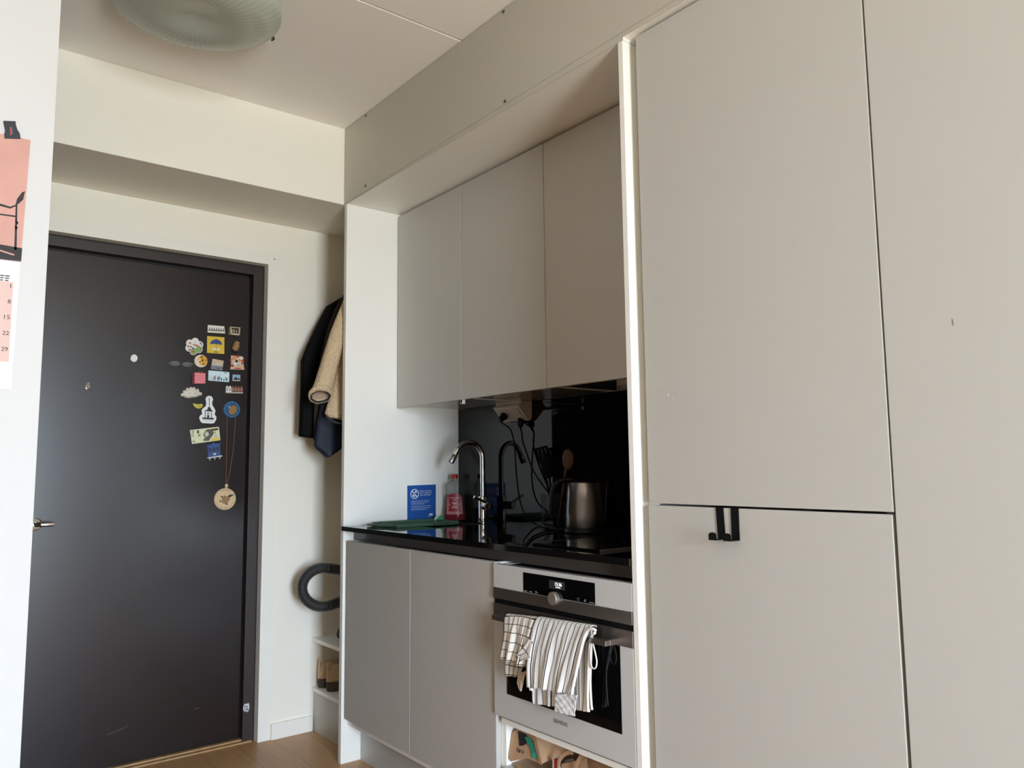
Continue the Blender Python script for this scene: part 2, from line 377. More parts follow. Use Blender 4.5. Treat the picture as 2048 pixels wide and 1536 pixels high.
# worktop with a sink cut-out
WT = 0.952; WX = 1.491
SX0, SX1, SY0, SY1 = 1.72, 1.985, 2.68, 2.985
wt = thing('worktop', 'glossy black worktop running the length of the kitchen niche', 'worktop', (1.78, 2.22, 0.934))
b = MB().box(WX, SX0, RI + 0.001, PY, 0.934, WT).box(SX1, BK + 0.0155, RI + 0.001, PY, 0.934, WT).box(SX0, SX1, RI + 0.001, SY0, 0.934, WT).box(SX0, SX1, SY1, PY, 0.934, WT)
b.build('slab', BLACKTOP, wt)
MB().box(1.548, 1.562, RI + 0.001, PY - 0.001, 0.893, 0.934).build('apron', APRON, wt)
sk = thing('sink', 'black inset sink under the green tray', 'sink', (1.85, 2.83, 0.80))
b = MB().box(SX0 + 0.001, SX0 + 0.004, SY0 + 0.001, SY1 - 0.001, 0.80, 0.951).box(SX1 - 0.004, SX1 - 0.001, SY0 + 0.001, SY1 - 0.001, 0.80, 0.951)
b.box(SX0 + 0.004, SX1 - 0.004, SY0 + 0.001, SY0 + 0.004, 0.80, 0.951).box(SX0 + 0.004, SX1 - 0.004, SY1 - 0.004, SY1 - 0.001, 0.80, 0.951)
b.box(SX0 + 0.004, SX1 - 0.004, SY0 + 0.004, SY1 - 0.004, 0.80, 0.803)
b.build('basin', mat('black_composite', (18, 18, 19), 0.35), sk)
MB().lathe([(0.03, 0), (0.03, 0.002), (0.012, 0.003)], (1.85, 2.83, 0.803), 20).build('drain', STEEL, sk)

# base cupboard under the sink
bc = thing('base_cabinet', 'greige two-door base cupboard under the sink', 'cupboard', (1.8, 2.515, 0))
BX = 1.508
b = MB().box(BX + 0.021, 2.08, 3.015, 3.033, 0.15, 0.892).box(BX + 0.021, 2.08, 1.9975, 2.0155, 0.15, 0.892).box(BX + 0.021, 2.08, 2.0155, 3.015, 0.15, 0.168).box(2.065, 2.08, 2.0155, 3.015, 0.168, 0.892)
b.build('body', WHITE, bc)
for y0, y1 in ((2.511, 3.019), (1.999, 2.5075)):
    MB().box(BX, BX + 0.019, y0, y1, 0.180, 0.893).build('door', GREIGE, bc, bevel=0.001)
MB().box(1.588, 1.604, 1.999, 3.034, 0.0, 0.149).build('kick_board', GREIGE, bc, bevel=0.001)

# ------------------------------------------------------------------ oven and its housing
oh = thing('oven_housing', 'white cupboard housing the oven, with an open slot full of paper bags', 'cupboard', (1.8, 1.7, 0))
b = MB().box(1.53, 2.07, 1.977, 1.996, 0.1, 0.886).box(1.53, 2.07, 1.409, 1.424, 0.1, 0.886).box(1.512, 2.07, 1.424, 1.977, 0.412, 0.428).box(2.055, 2.07, 1.424, 1.977, 0.1, 0.412)
b.build('body', WHITE, oh)
MB().box(1.516, 2.055, 1.424, 1.9765, 0.262, 0.282).build('shelf', mat('pale_grey_shelf', (200, 198, 194), 0.45), oh, bevel=0.001)
MB().box(1.512, 1.530, 1.411, 1.995, 0.12, 0.260).build('drawer', GREIGE, oh, bevel=0.001)
MB().box(1.588, 1.604, 1.411, 1.995, 0.0, 0.115).build('kick_board', GREIGE, oh)

OX = 1.5; O0 = 1.410; O1 = 1.9955
ov = thing('oven', 'compact built-in oven with white glass front and steel strips', 'oven', (1.6, 1.7, 0.435))
MB().box(1.522, 2.04, 1.426, 1.975, 0.436, 0.884).build('body', mat('oven_cavity_shell', (90, 88, 86), 0.4, 0.5), ov)
MB().box(OX, 1.5215, O0, O1, 0.8175, 0.889).build('control_panel', OVENW, ov, bevel=0.0012); ovc = bpy.data.objects['control_panel']
MB().box(OX - 0.0012, OX - 0.0001, 1.5435, 1.8465, 0.8195, 0.8765).build('display_window', BLACKGLASS, ovc)
MB().box(OX - 0.0018, OX - 0.0013, 1.6625, 1.729, 0.843, 0.8665).build('screen', mat('screen_grey', (52, 53, 56), 0.25), ovc)
LED = mat('display_white', (235, 238, 240), 0.5, emit=0.6)
PRN = mat('panel_print', (150, 150, 150), 0.5)
text('15:36', lambda a, c, d: Vector((OX - 0.0019 - d, 1.6885 - a, 0.8575 + c)), 0.028, LED, ovc, 'clock_digits', height=0.0095)
b = MB()
for k in range(6): b.box(OX - 0.0022, OX - 0.0018, 1.700 - k * 0.0035 - 0.0025, 1.700 - k * 0.0035, 0.8475, 0.8495 if k % 2 else 0.8503)
b.build('date_digits', LED, ovc)
text('on/off', lambda a, c, d: Vector((OX - 0.0013 - d, 1.836 - a, 0.8235 + c)), 0.0135, PRN, ovc, 'lettering')
text('menu', lambda a, c, d: Vector((OX - 0.0013 - d, 1.812 - a, 0.8235 + c)), 0.0135, PRN, ovc, 'lettering')
b = MB().box(OX - 0.0017, OX - 0.0013, 1.786, 1.7895, 0.8215, 0.829).box(OX - 0.0017, OX - 0.0013, 1.778, 1.784, 0.8235, 0.8247)
b.build('key_icon', PRN, ovc)
ring = MB().rings([[Vector((OX - 0.0016, 1.6085 + r * math.cos(t), 0.8265 + r * math.sin(t))) for t in [i * math.pi / 10 for i in range(20)]] for r in (0.0042, 0.0036)], cap=False)
ring.box(OX - 0.0017, OX - 0.0014, 1.6082, 1.6088, 0.8262, 0.829).build('timer_icon', PRN, ovc)
MB().prism(FX(OX), [(1.587, 0.8255), (1.583, 0.8235), (1.583, 0.8275)], 0.0013, 0.0017).box(OX - 0.0017, OX - 0.0013, 1.5795, 1.582, 0.8225, 0.830).build('steam_icon', PRN, ovc)
text('start/stop', lambda a, c, d: Vector((OX - 0.0013 - d, 1.556 - a, 0.8235 + c)), 0.020, PRN, ovc, 'lettering')
MB().box(OX - 0.002, 1.5215, O0, O1, 0.785, 0.8173).build('trim_strip', SATIN, ov, bevel=0.0012)
MB().box(OX + 0.004, 1.5215, O0, O1, 0.7705, 0.7848).build('door_gap', BLACKP, ov)
MB().lathe([(0.0185, 0), (0.0185, 0.012), (0.0172, 0.0135), (0.0, 0.0135)], (OX - 0.0012, 1.704, 0.8175), 40, (-1, 0, 0)).build('knob', mat('knob_steel', (196, 186, 176), 0.5, 1.0), ov, smooth='auto')
MB().box(OX, 1.5215, O0, O1, 0.436, 0.728).build('door', OVENW, ov, bevel=0.0012); ovd = bpy.context.scene.objects[-1] if False else max((o_ for o_ in bpy.data.objects if o_.parent == ov and o_.name.startswith('door') and not o_.name.startswith('door_')), key=lambda o_: o_.name)
MB().box(OX - 0.0012, 1.5215, O0, O1, 0.7282, 0.7702).build('door_strip', SATIN, ov, bevel=0.001)
MB().box(OX - 0.0013, OX - 0.0001, 1.456, 1.931, 0.509, 0.7275).build('door_window', BLACKGLASS, ovd)
b = MB().box(1.453, 1.470, 1.462, 1.944, 0.731, 0.745).box(1.470, OX - 0.0013, 1.462, 1.474, 0.731, 0.745).box(1.470, OX - 0.0013, 1.932, 1.944, 0.731, 0.745)
b.build('handle', STEEL, ovd, bevel=0.001)
text('SIEMENS', lambda a, c, d: Vector((OX - 0.0001 - d, 1.692 - a, 0.482 + c)), 0.058, mat('logo_grey', (92, 84, 80), 0.4), ovd, 'logo', height=0.0105)

# ------------------------------------------------------------------ tall cabinets
TX = 1.518
tcb = thing('tall_cabinet', 'tall greige cabinet with two doors and black hooks on the lower door', 'cupboard', (1.8, 1.06, 0))
b = MB().box(1.55, 2.09, 1.350, 1.3885, 0.1, 2.34).box(1.55, 2.09, 0.748, 0.766, 0.1, 2.34).box(1.552, 2.09, 0.766, 1.35, 2.322, 2.34).box(1.552, 2.09, 0.766, 1.35, 0.1, 0.118).box(2.07, 2.09, 0.766, 1.35, 0.118, 2.322)
b.box(1.552, 2.07, 0.766, 1.35, 1.05, 1.068)
b.build('body', WHITE, tcb)
MB().box(TX, TX + 0.02, 0.7386, 1.3583, 1.0932, 2.3435).build('door', GREIGE, tcb, bevel=0.001)
dl = MB().box(TX, TX + 0.02, 0.7416, 1.3618, 0.115, 1.0882).build('door', GREIGE, tcb, bevel=0.001)
MB().box(1.60, 1.616, 0.748, 1.388, 0, 0.099).build('kick_board', GREIGE, tcb)
for p, r in (((1337, 790), 0.0022), ((1322, 768), 0.0014), ((1345, 797), 0.0012)):
    y, z = hx(p, TX); MB().prism(FX(TX), circ((y, z), r, 10), 0.0001, 0.0006).build('paint_speck', TRIM, tcb)
wd = thing('wardrobe', 'tall plain greige wardrobe at the near end of the cabinet row', 'cupboard', (1.8, 0.43, 0))
b = MB().box(1.55, 2.09, 0.13, 0.148, 0.1, 2.34).box(1.55, 2.09, 0.7275, 0.7455, 0.1, 2.34).box(1.552, 2.09, 0.148, 0.7275, 2.322, 2.34).box(1.552, 2.09, 0.148, 0.7275, 0.1, 0.118).box(2.07, 2.09, 0.148, 0.7275, 0.118, 2.322)
b.build('body', WHITE, wd)
MB().box(TX, TX + 0.02, 0.134, 0.7346, 0.115, 2.3435).build('door', GREIGE, wd, bevel=0.001)
MB().box(1.60, 1.616, 0.13, 0.745, 0, 0.099).build('kick_board', GREIGE, wd)
mk = [hx(p, TX) for p in ((1904, 637), (1906, 640), (1907.5, 651), (1905.5, 650))]
MB().prism(FX(TX), mk, 0.0001, 0.0004).build('scuff_mark', mat('scuff_brown', (128, 118, 108), 0.6), wd)
for k in range(2):
    y1 = (1.1524, 1.1107)[k]; y0 = y1 - 0.0212
    q = thing('door_hook', ('black metal over-door hook on the tall cabinet, the one closer to the oven', 'black metal over-door hook on the tall cabinet, the one closer to the wardrobe')[k], 'hook', (TX, (y0 + y1) / 2, 1.03), 'over-door hooks on the tall cabinet')
    sh = (0.0035, 0.0)[k]; zb = 1.0185
    b = MB().prism(FX(TX), [(y0 - sh, zb), (y1 - sh, zb), (y1, 1.0900), (y0, 1.0900)], 0.0008, 0.0025).box(TX - 0.0025, TX + 0.022, y0, y1, 1.0884, 1.0900)
    b.build('strap', BLACKM, q, bevel=0.0004)
    y0 -= sh; y1 -= sh
    MB().box(TX - 0.0345 - sh * 0.6, TX - 0.0008, y0, y1, zb - 0.0018, zb + 0.0002).build('arm', BLACKM, q, bevel=0.0004)
    ym = (y0 + y1) / 2; hwd = (y1 - y0) / 2
    lip = [(y0, zb - 0.0017), (y1, zb - 0.0017), (y1, zb + 0.010)] + [(ym + hwd * math.cos(t), zb + 0.010 + 0.0060 * math.sin(t)) for t in [i * math.pi / 8 for i in range(1, 8)]] + [(y0, zb + 0.010)]
    MB().prism(FX(TX - 0.033 - sh * 0.6), lip, 0.0, 0.0017).build('lip', BLACKM, q)

# ------------------------------------------------------------------ ceiling lamp
LX, LY, LZ = 0.663, 2.392, CZ - 0.070
lamp = thing('ceiling_lamp', 'round sage green ribbed glass ceiling lamp in the hallway', 'lamp', (LX, LY, CZ))
def lampmat():
    mt = mat('sage_ribbed_glass', (176, 184, 172), 0.26, spec=0.5)
    n = mt.node_tree; b = n.nodes['Principled BSDF']; t = n.nodes.new('ShaderNodeTexCoord')
    s = n.nodes.new('ShaderNodeSeparateXYZ'); n.links.new(t.outputs['Object'], s.inputs[0])
    at = n.nodes.new('ShaderNodeMath'); at.operation = 'ARCTAN2'
    n.links.new(s.outputs[1], at.inputs[0]); n.links.new(s.outputs[0], at.inputs[1])
    mu = n.nodes.new('ShaderNodeMath'); mu.operation = 'MULTIPLY'; mu.inputs[1].default_value = 29; n.links.new(at.outputs[0], mu.inputs[0])
    co = n.nodes.new('ShaderNodeMath'); co.operation = 'COSINE'; n.links.new(mu.outputs[0], co.inputs[0])
    pw = n.nodes.new('ShaderNodeMath'); pw.operation = 'POWER'; pw.inputs[1].default_value = 14
    ab = n.nodes.new('ShaderNodeMath'); ab.operation = 'ABSOLUTE'; n.links.new(co.outputs[0], ab.inputs[0]); n.links.new(ab.outputs[0], pw.inputs[0])
    mx = n.nodes.new('ShaderNodeMixRGB'); mx.inputs[1].default_value = (*lin((186, 193, 182)), 1); mx.inputs[2].default_value = (*lin((172, 180, 167)), 1)
    n.links.new(pw.outputs[0], mx.inputs[0]); n.links.new(mx.outputs[0], b.inputs['Base Color'])
    return mt
prof = [(0.254, 0.0), (0.2515, -0.005), (0.243, -0.013), (0.225, -0.024), (0.200, -0.0335), (0.172, -0.0405), (0.145, -0.0435), (0.118, -0.0435), (0.090, -0.0405), (0.060, -0.0345), (0.032, -0.029), (0.012, -0.0265), (0.0, -0.026)]
MB().lathe(prof, (LX, LY, LZ), 96, (0, 0, 1), cap=False).lathe([(r_ * 0.985, z_ + 0.004) for r_, z_ in prof], (LX, LY, LZ), 96, (0, 0, 1), cap=False).build('glass_shade', lampmat(), lamp, smooth=True)
MB().lathe([(0.12, 0), (0.12, -0.028), (0.115, -0.032), (0.0, -0.032)], (LX, LY, CZ), 40).build('ceiling_plate', TRIM, lamp, smooth='auto')
for a in (7, 187, 277):
    a = math.radians(a); ux, uy = math.cos(a), math.sin(a)
    cl = MB().tube([(LX + ux * 0.116, LY + uy * 0.116, CZ - 0.02), (LX + ux * 0.20, LY + uy * 0.20, LZ + 0.028), (LX + ux * 0.256, LY + uy * 0.256, LZ + 0.010), (LX + ux * 0.262, LY + uy * 0.262, LZ - 0.002), (LX + ux * 0.254, LY + uy * 0.254, LZ - 0.010)], [0.0025, 0.0025, 0.003, 0.0042, 0.0035], 10)
    cl.build('clip', mat('dark_metal', (96, 94, 90), 0.3, 1.0), lamp, smooth='auto')

# ------------------------------------------------------------------ wall calendar on the partition
YC = 2.1
cal = thing('wall_calendar', 'pink wall calendar clipped to the white partition', 'calendar', (0.05, YC, 1.4))
def cp(*pts): return [hy(p, YC) for p in pts]
PINK = mat('calendar_pink', (204, 154, 142), 0.6, noise=(14, 0.06))
CAL_L = -0.09
def left_of(p): return (CAL_L, p[1] - (p[0] - CAL_L) * 0.0)
tr, br = cp((61, 281), (41, 524))
b = MB().prism(FY(YC), [(CAL_L, tr[1] - 0.001), tr, br, (CAL_L, br[1])], 0.0008, 0.0030)
b.build('picture_page', PINK, cal); picture = bpy.data.objects['picture_page']
g = cp((41, 525), (19, 779))
MB().prism(FY(YC), [(CAL_L, g[0][1] - 0.0005), g[0], (g[1][0] + 0.003, g[1][1]), (CAL_L, g[1][1])], 0.0008, 0.0030).build('date_page', mat('calendar_paper', (220, 222, 230), 0.6), cal); page = bpy.data.objects['date_page']
b = MB().prism(FY(YC), [(CAL_L, g[1][1] - 0.002), (g[1][0] - 0.004, g[1][1] - 0.002), (g[1][0] - 0.004, g[1][1] + 0.003), (CAL_L, g[1][1] + 0.003)], 0.0001, 0.0007)
b.build('back_page', mat('calendar_back_paper', (214, 214, 216), 0.6), cal)  # light grey back page showing below the date page
INK = mat('calendar_black', (30, 26, 26), 0.6)
FP = FY(YC - 0.003)
def cprint(pts, m_=INK, name='print', d=0.0003): return MB().prism(FP, cp(*pts), 0.0001, d).build(name, m_, page if name == 'small_print' else picture)
# dark ground, the legs and back of a chair in the picture
cprint([(-14, 487), (44, 497), (42, 523), (-14, 517)])
cprint([(-10, 497), (28, 509), (28, 512), (-10, 500)], PINK, d=0.0006)
cprint([(50, 383), (46, 400), (36, 409), (31, 409), (34, 398), (43, 386)])
cprint([(31, 409), (34.5, 409), (33, 500), (28, 500)])
cprint([(-6, 406), (20, 414), (32, 410), (32, 413), (20, 418), (-6, 411)])
cprint([(-6, 427), (31, 432), (31, 435), (-6, 430)])
for q in ([(31, 440), (37, 446), (33, 451)], [(29, 452), (36, 456), (31, 460)]): cprint(q)
# date column
b0, b1, b2, b3 = cp((-20, 563), (26.5, 565), (17, 724), (-20, 722))
MB().prism(FP, [(CAL_L + 0.002, b1[1]), b1, b2, (CAL_L + 0.002, b2[1])], 0.0001, 0.0003).build('date_column', mat('calendar_pale_pink', (216, 184, 176), 0.6), page)
for s, px, wd in (('1', (21.5, 572), 0.0015), ('8', (18.5, 603), 0.0062), ('15', (14, 634), 0.0115), ('22', (11.5, 666), 0.0125), ('29', (9, 698), 0.0125)):
    u, v = hy(px, YC - 0.003)
    text(s, lambda a, c, d, u=u, v=v: Vector((u + a, YC - 0.0034 - d, v + c)), wd, INK, page, 'date_number', height=0.0092)
for k in range(3):
    for x0, x1 in ((-12, -2), (0, 8), (9.5, 19)):
        y = 550 + k * 4.5
        cprint([(x0, y + x0 * 0.09), (x1 - k * 1.2, y + x1 * 0.09), (x1 - k * 1.2, y + x1 * 0.09 + 2), (x0, y + x0 * 0.09 + 2)], INK, 'small_print')
clip = [(6, 243), (31, 244), (31, 250), (34, 260), (39, 268), (41, 279), (9, 278), (8, 270), (10, 262)]
q = [(x, v) for x, v in cp(*clip)]
MB().prism(FY(YC), q, 0.0005, 0.0060).build('clip', mat('navy_black_clip', (30, 31, 42), 0.5), cal, bevel=0.001)
MB().prism(FY(YC - 0.006), cp((19, 256), (22.5, 256), (23.5, 270), (19, 273), (20, 268)), 0.0, 0.0004).build('clip_mark', mat('clip_red', (170, 74, 62), 0.5), cal)
MB().prism(FY(YC - 0.006), cp((22.8, 254), (24.5, 255), (25.5, 270), (24, 270)), 0.0, 0.0004).build('clip_mark', mat('clip_blue', (58, 72, 120), 0.5), cal)

# ------------------------------------------------------------------ magnets and things on the door
def Z7(*pts): return [(340 + x / 10.97, 630 + y / 10.97) for x, y in pts]
def Z8(*pts): return [(340 + x / 9.04, 760 + y / 9.04) for x, y in pts]
def D7(*pts): return DP(Z7(*pts))
def D8(*pts): return DP(Z8(*pts))
def D7o(d, *pts): return [hy(q, YS - d) for q in Z7(*pts)]
def cen(pts): return (sum(p[0] for p in pts) / len(pts), sum(p[1] for p in pts) / len(pts))
def dthing(name, label, cat, pts): c = cen(pts); return thing(name, label, cat, (c[0], YS, c[1]), 'fridge magnets and keepsakes on the door')
def plate(par, pts, d0, d1, m_, name='plate', bevel=0.0): return MB().prism(F, pts, d0, d1).build(name, m_, par, bevel=bevel)
def sm(name, rgb, r=0.4, **k): return mat(name, rgb, r, **k)
def disc(c, r, n=20): return [(c[0] + r * math.cos(i * 2 * math.pi / n), c[1] + r * math.sin(i * 2 * math.pi / n)) for i in range(n)]
K11 = 0.000237 # metres per zoomed pixel of the upper group (approx.)
MW = sm('magnet_white', (232, 230, 220)); MK = sm('magnet_black', (34, 32, 32)); MG = sm('magnet_grey', (110, 106, 100)); MR = sm('magnet_red', (178, 62, 50)); MBL = sm('magnet_blue', (44, 72, 128)); MGR = sm('magnet_green', (142, 160, 96)); MY = sm('magnet_yellow', (226, 190, 60)); MBR = sm('magnet_brown', (120, 92, 66)); MT = sm('magnet_tan', (206, 186, 146)); MP = sm('magnet_pink', (226, 122, 132)); MSK = sm('magnet_sky', (176, 214, 226)); MPEACH = sm('magnet_peach', (214, 176, 148)); MO = sm('magnet_orange', (222, 158, 66))

p = D7((825, 220), (1185, 250), (1205, 408), (820, 385)); t = dthing('magnet', 'long white magnet with seven dark spires, top row of the door magnets', 'magnet', p)
plate(t, p, 0, 0.004, MW, 'plate', 0.0006)
for k in range(7):
    x = 865 + k * 50; y = 262 + k * 3.5
    plate(t, D7((x, y), (x + 20, y + 70), (x - 20, y + 66)), 0.004, 0.005, MG, 'spire')
plate(t, D7((830, 325), (1190, 352), (1192, 366), (830, 345)), 0.004, 0.0052, MG, 'base_line')
plate(t, D7((885, 352), (1165, 374), (1168, 392), (885, 372)), 0.004, 0.0045, sm('magnet_cream', (222, 212, 176)), 'caption_strip')

p = D7((1335, 255), (1545, 275), (1535, 445), (1325, 425)); t = dthing('magnet', 'little wooden shopfront box magnet at the upper right of the group', 'magnet', p)
b = MB(); q = p
q = D7o(0.028, (1335, 255), (1545, 275), (1535, 445), (1325, 425)); plate(t, q, 0, 0.010, MT, 'back')
for s in ([(1325, 255), (1550, 275), (1548, 292), (1325, 272)], [(1325, 395), (1537, 415), (1535, 445), (1325, 425)], [(1330, 260), (1355, 262), (1352, 420), (1326, 420)], [(1520, 280), (1540, 282), (1535, 440), (1515, 438)]):
    plate(t, D7o(0.028, *s), 0.010, 0.028, MT, 'frame_bar', 0.0005)
plate(t, D7o(0.028, (1355, 275), (1520, 290), (1515, 412), (1352, 396)), 0.010, 0.012, MK, 'window')
for s in ((1370, 310, 1395, 380), (1408, 305, 1442, 385), (1468, 320, 1490, 390)):
    plate(t, D7o(0.028, (s[0], s[1]), (s[2], s[1] + 2), (s[2], s[3]), (s[0], s[3] - 2)), 0.012, 0.018, sm('magnet_dim_tan', (150, 140, 118)), 'goods')
for s in (1350, 1400, 1470): plate(t, D7o(0.02, (s, 222), (s + 18, 222), (s + 18, 262), (s, 260)), 0.010, 0.018, MK, 'roof_knob')
for k in range(4): plate(t, D7o(0.028, (1365 + k * 42, 402 + k * 4), (1385 + k * 42, 404 + k * 4), (1385 + k * 42, 422 + k * 4), (1365 + k * 42, 420 + k * 4)), 0.028, 0.0285, MW, 'tile')

cpts = [(545, 585), (655, 650), (640, 760), (515, 800), (415, 725), (425, 620)]
c0 = D7((530, 690))[0]; t = dthing('magnet', 'flower-shaped white and green magnet painted with red and blue blossoms', 'magnet', [c0])
pet = [(548, 582), (645, 655), (632, 757), (510, 802), (413, 725), (428, 618)]
CC = (532, 692); outl = []
for n_ in range(90):
    th = n_ * 2 * math.pi / 90; dx_, dy_ = math.cos(th), math.sin(th); best = 60
    for x, y in pet:
        ex, ey = x - CC[0], y - CC[1]; bb = ex * dx_ + ey * dy_; disc_ = bb * bb - (ex * ex + ey * ey - 80 * 80)
        if disc_ > 0: best = max(best, bb + math.sqrt(disc_))
    outl.append((CC[0] + best * dx_, CC[1] + best * dy_))
plate(t, D7(*outl), 0, 0.004, MW, 'plate', 0.0004)
plate(t, [*D7(*[(510 + 72 * math.cos(a), 800 + 72 * math.sin(a)) for a in [i * math.pi / 8 for i in range(16)]])], 0.004, 0.0044, MGR, 'leaf_field')
plate(t, [*D7(*[(632 + 74 * math.cos(a), 757 + 70 * math.sin(a)) for a in [i * math.pi / 8 for i in range(16)]])], 0.004, 0.0042, MGR, 'leaf_field')
for (x, y, r, mm) in ((432, 620, 28, MR), (520, 655, 26, MR), (575, 672, 34, MR), (625, 690, 22, MR), (450, 700, 28, MR), (420, 765, 28, MR), (500, 800, 24, MR), (395, 690, 26, MBL), (500, 730, 26, MBL), (665, 620, 28, MBL), (684, 660, 18, MBL), (545, 595, 12, MG)):
    pl_ = [(x + r * (1 + 0.35 * math.cos(5 * a + x)) * 0.8 * math.cos(a), y + r * (1 + 0.35 * math.cos(5 * a + x)) * 0.7 * math.sin(a)) for a in [i * math.pi / 12 for i in range(24)]]
    plate(t, D7(*pl_), 0.0044, 0.0048, mm, 'blossom')

p = D7((810, 462), (1188, 492), (1186, 858), (806, 832)); t = dthing('magnet', 'square yellow tile magnet with a blue umbrella over a small moustache', 'magnet', p)
plate(t, p, 0, 0.004, MY, 'plate', 0.0005)
um = [(868, 660), (880, 610), (905, 570), (950, 545), (1005, 537), (1060, 548), (1105, 578), (1130, 625), (1138, 668), (1110, 648), (1080, 655), (1045, 640), (1005, 645), (965, 635), (930, 640), (895, 635)]
plate(t, D7(*um), 0.004, 0.0045, MBL, 'umbrella')
plate(t, D7((1000, 515), (1012, 516), (1014, 540), (998, 538)), 0.004, 0.0045, MK, 'umbrella_tip')
plate(t, D7((1001, 645), (1009, 645), (1009, 770), (1001, 770)), 0.004, 0.0043, MK, 'umbrella_pole')
plate(t, D7((950, 805), (975, 815), (1000, 797), (1025, 815), (1055, 822), (1030, 832), (1000, 815), (975, 828)), 0.004, 0.0045, MK, 'moustache')
for x, y in ((905, 512), (1100, 520), (850, 548), (1170, 558), (850, 625), (1145, 602)): plate(t, D7((x, y - 14), (x + 6, y), (x, y + 12), (x - 6, y)), 0.004, 0.0044, MBR, 'rain_drop')
for x, y in ((935, 750), (985, 752), (1030, 755), (1070, 757)):
    plate(t, [*D7(*[(x + 20 * math.cos(a), y + 26 * math.sin(a)) for a in [i * math.pi / 6 for i in range(12)]])], 0.0043, 0.0047, MW, 'white_dot')

p = D7((1405, 570), (1540, 620), (1475, 815), (1330, 760)); t = dthing('magnet', 'small tilted brown resin magnet, third down the right-hand column', 'magnet', p)
a0, a1, a2, a3 = [Vector(F(u, v, 0.006)) for u, v in p]
b = MB().tube([(a0 + a1) / 2, (a0 + a1) / 2 * 0.5 + (a2 + a3) / 2 * 0.5, (a2 + a3) / 2], [0.0125, 0.0165, 0.014], 14)
b.build('body', mat('amber_resin', (150, 118, 78), 0.12, noise=(160, 0.5)), t, smooth='auto')
b = MB().tube([(a2 + a3) / 2, (a2 + a3) / 2 + ((a2 + a3) - (a0 + a1)) * 0.07], [0.0155, 0.013], 14)
b.build('foot', MK, t, smooth='auto')

c0 = D7((675, 1012))[0]; t = dthing('magnet', 'round custard tart magnet with browned spots and a white rim', 'magnet', [c0])
rr = 0.0285
MB().lathe([(rr, 0), (rr, 0.003), (rr - 0.002, 0.0045), (0, 0.0045)], (c0[0], YS, c0[1]), 36, (0, -1, 0)).build('plate', sm('tart_white', (232, 218, 206)), t, smooth='auto')
c1 = D7((702, 1005))[0]
MB().lathe([(0.0225, 0.0045), (0.0225, 0.006), (0.020, 0.0072), (0, 0.0078)], (c1[0], YS, c1[1]), 36, (0, -1, 0)).build('custard', mat('tart_custard', (236, 178, 74), 0.3, noise=(90, 0.15)), t, smooth='auto')
for x, y, r in ((705, 1000, 26), (645, 1030, 20), (680, 925, 22), (780, 995, 16), (722, 1075, 18)):
    plate(t, disc(D7((x, y))[0], r * 0.00022, 12), 0.0072, 0.0083, mat('tart_burnt', (112, 58, 28), 0.4), 'burnt_spot')

p = D7((925, 962), (1172, 1005), (1138, 1230), (890, 1190)); t = dthing('magnet', 'tilted painted tile magnet with a pale domed church and tan sky', 'magnet', p)
plate(t, p, 0, 0.005, mat('tile_tan', (206, 182, 152), 0.3, noise=(120, 0.2)), 'plate', 0.0006)
plate(t, D7((905, 1105), (1155, 1130), (1138, 1228), (892, 1188)), 0.005, 0.0054, mat('tile_blue_grey', (128, 136, 146), 0.3, noise=(160, 0.4)), 'water')
plate(t, D7((965, 1085), (1005, 1060), (1040, 1018), (1070, 1065), (1100, 1085), (1095, 1120), (960, 1105)), 0.005, 0.0056, mat('tile_white', (196, 198, 194), 0.3, noise=(200, 0.3)), 'church')
plate(t, D7((1010, 1150), (1120, 1165), (1105, 1200), (1015, 1190)), 0.0054, 0.0058, MBR, 'boat')
plate(t, D7((895, 1182), (1140, 1222), (1138, 1232), (890, 1192)), 0.0053, 0.0058, MBL, 'bottom_band')

p = D7((1330, 890), (1590, 910), (1610, 1120), (1625, 1205), (1310, 1195), (1330, 1110)); t = dthing('magnet', 'flower stall magnet crowded with tulips, at the right edge of the group', 'magnet', p)
plate(t, p, 0, 0.006, MPEACH, 'plate', 0.0008)
for i, (x, y, r, mm) in enumerate(((1400, 945, 40, MO), (1475, 905, 26, MR), (1550, 955, 40, MW), (1340, 995, 32, MP), (1370, 1020, 22, MW), (1470, 965, 24, MW), (1530, 995, 28, MO), (1590, 1010, 26, MR), (1565, 1060, 22, MR), (1450, 1015, 28, MK), (1420, 1080, 42, MW), (1495, 1085, 40, MW), (1550, 1060, 18, MW), (1355, 1115, 26, MR), (1590, 960, 22, MP))):
    u, v = D7((x, y))[0]
    MB().lathe([(r * 0.00022, 0.005), (r * 0.00021, 0.008 + (i % 3) * 0.0012), (r * 0.0001, 0.0105 + (i % 3) * 0.0012), (0, 0.011 + (i % 3) * 0.0012)], (u, YS, v), 12, (0, -1, 0)).build('flower', mm, t, smooth=True)
for x in (1480,):
    plate(t, D7((x - 14, 1070), (x - 6, 1070), (x + 24, 1112), (x + 14, 1112)), 0.0115, 0.0135, MK, 'blue_cross'); plate(t, D7((x + 24, 1070), (x + 16, 1070), (x - 14, 1112), (x - 6, 1112)), 0.0115, 0.0135, MK, 'blue_cross')
plate(t, D7((1405, 1160), (1545, 1170), (1545, 1190), (1405, 1182)), 0.006, 0.0075, MR, 'red_caption')

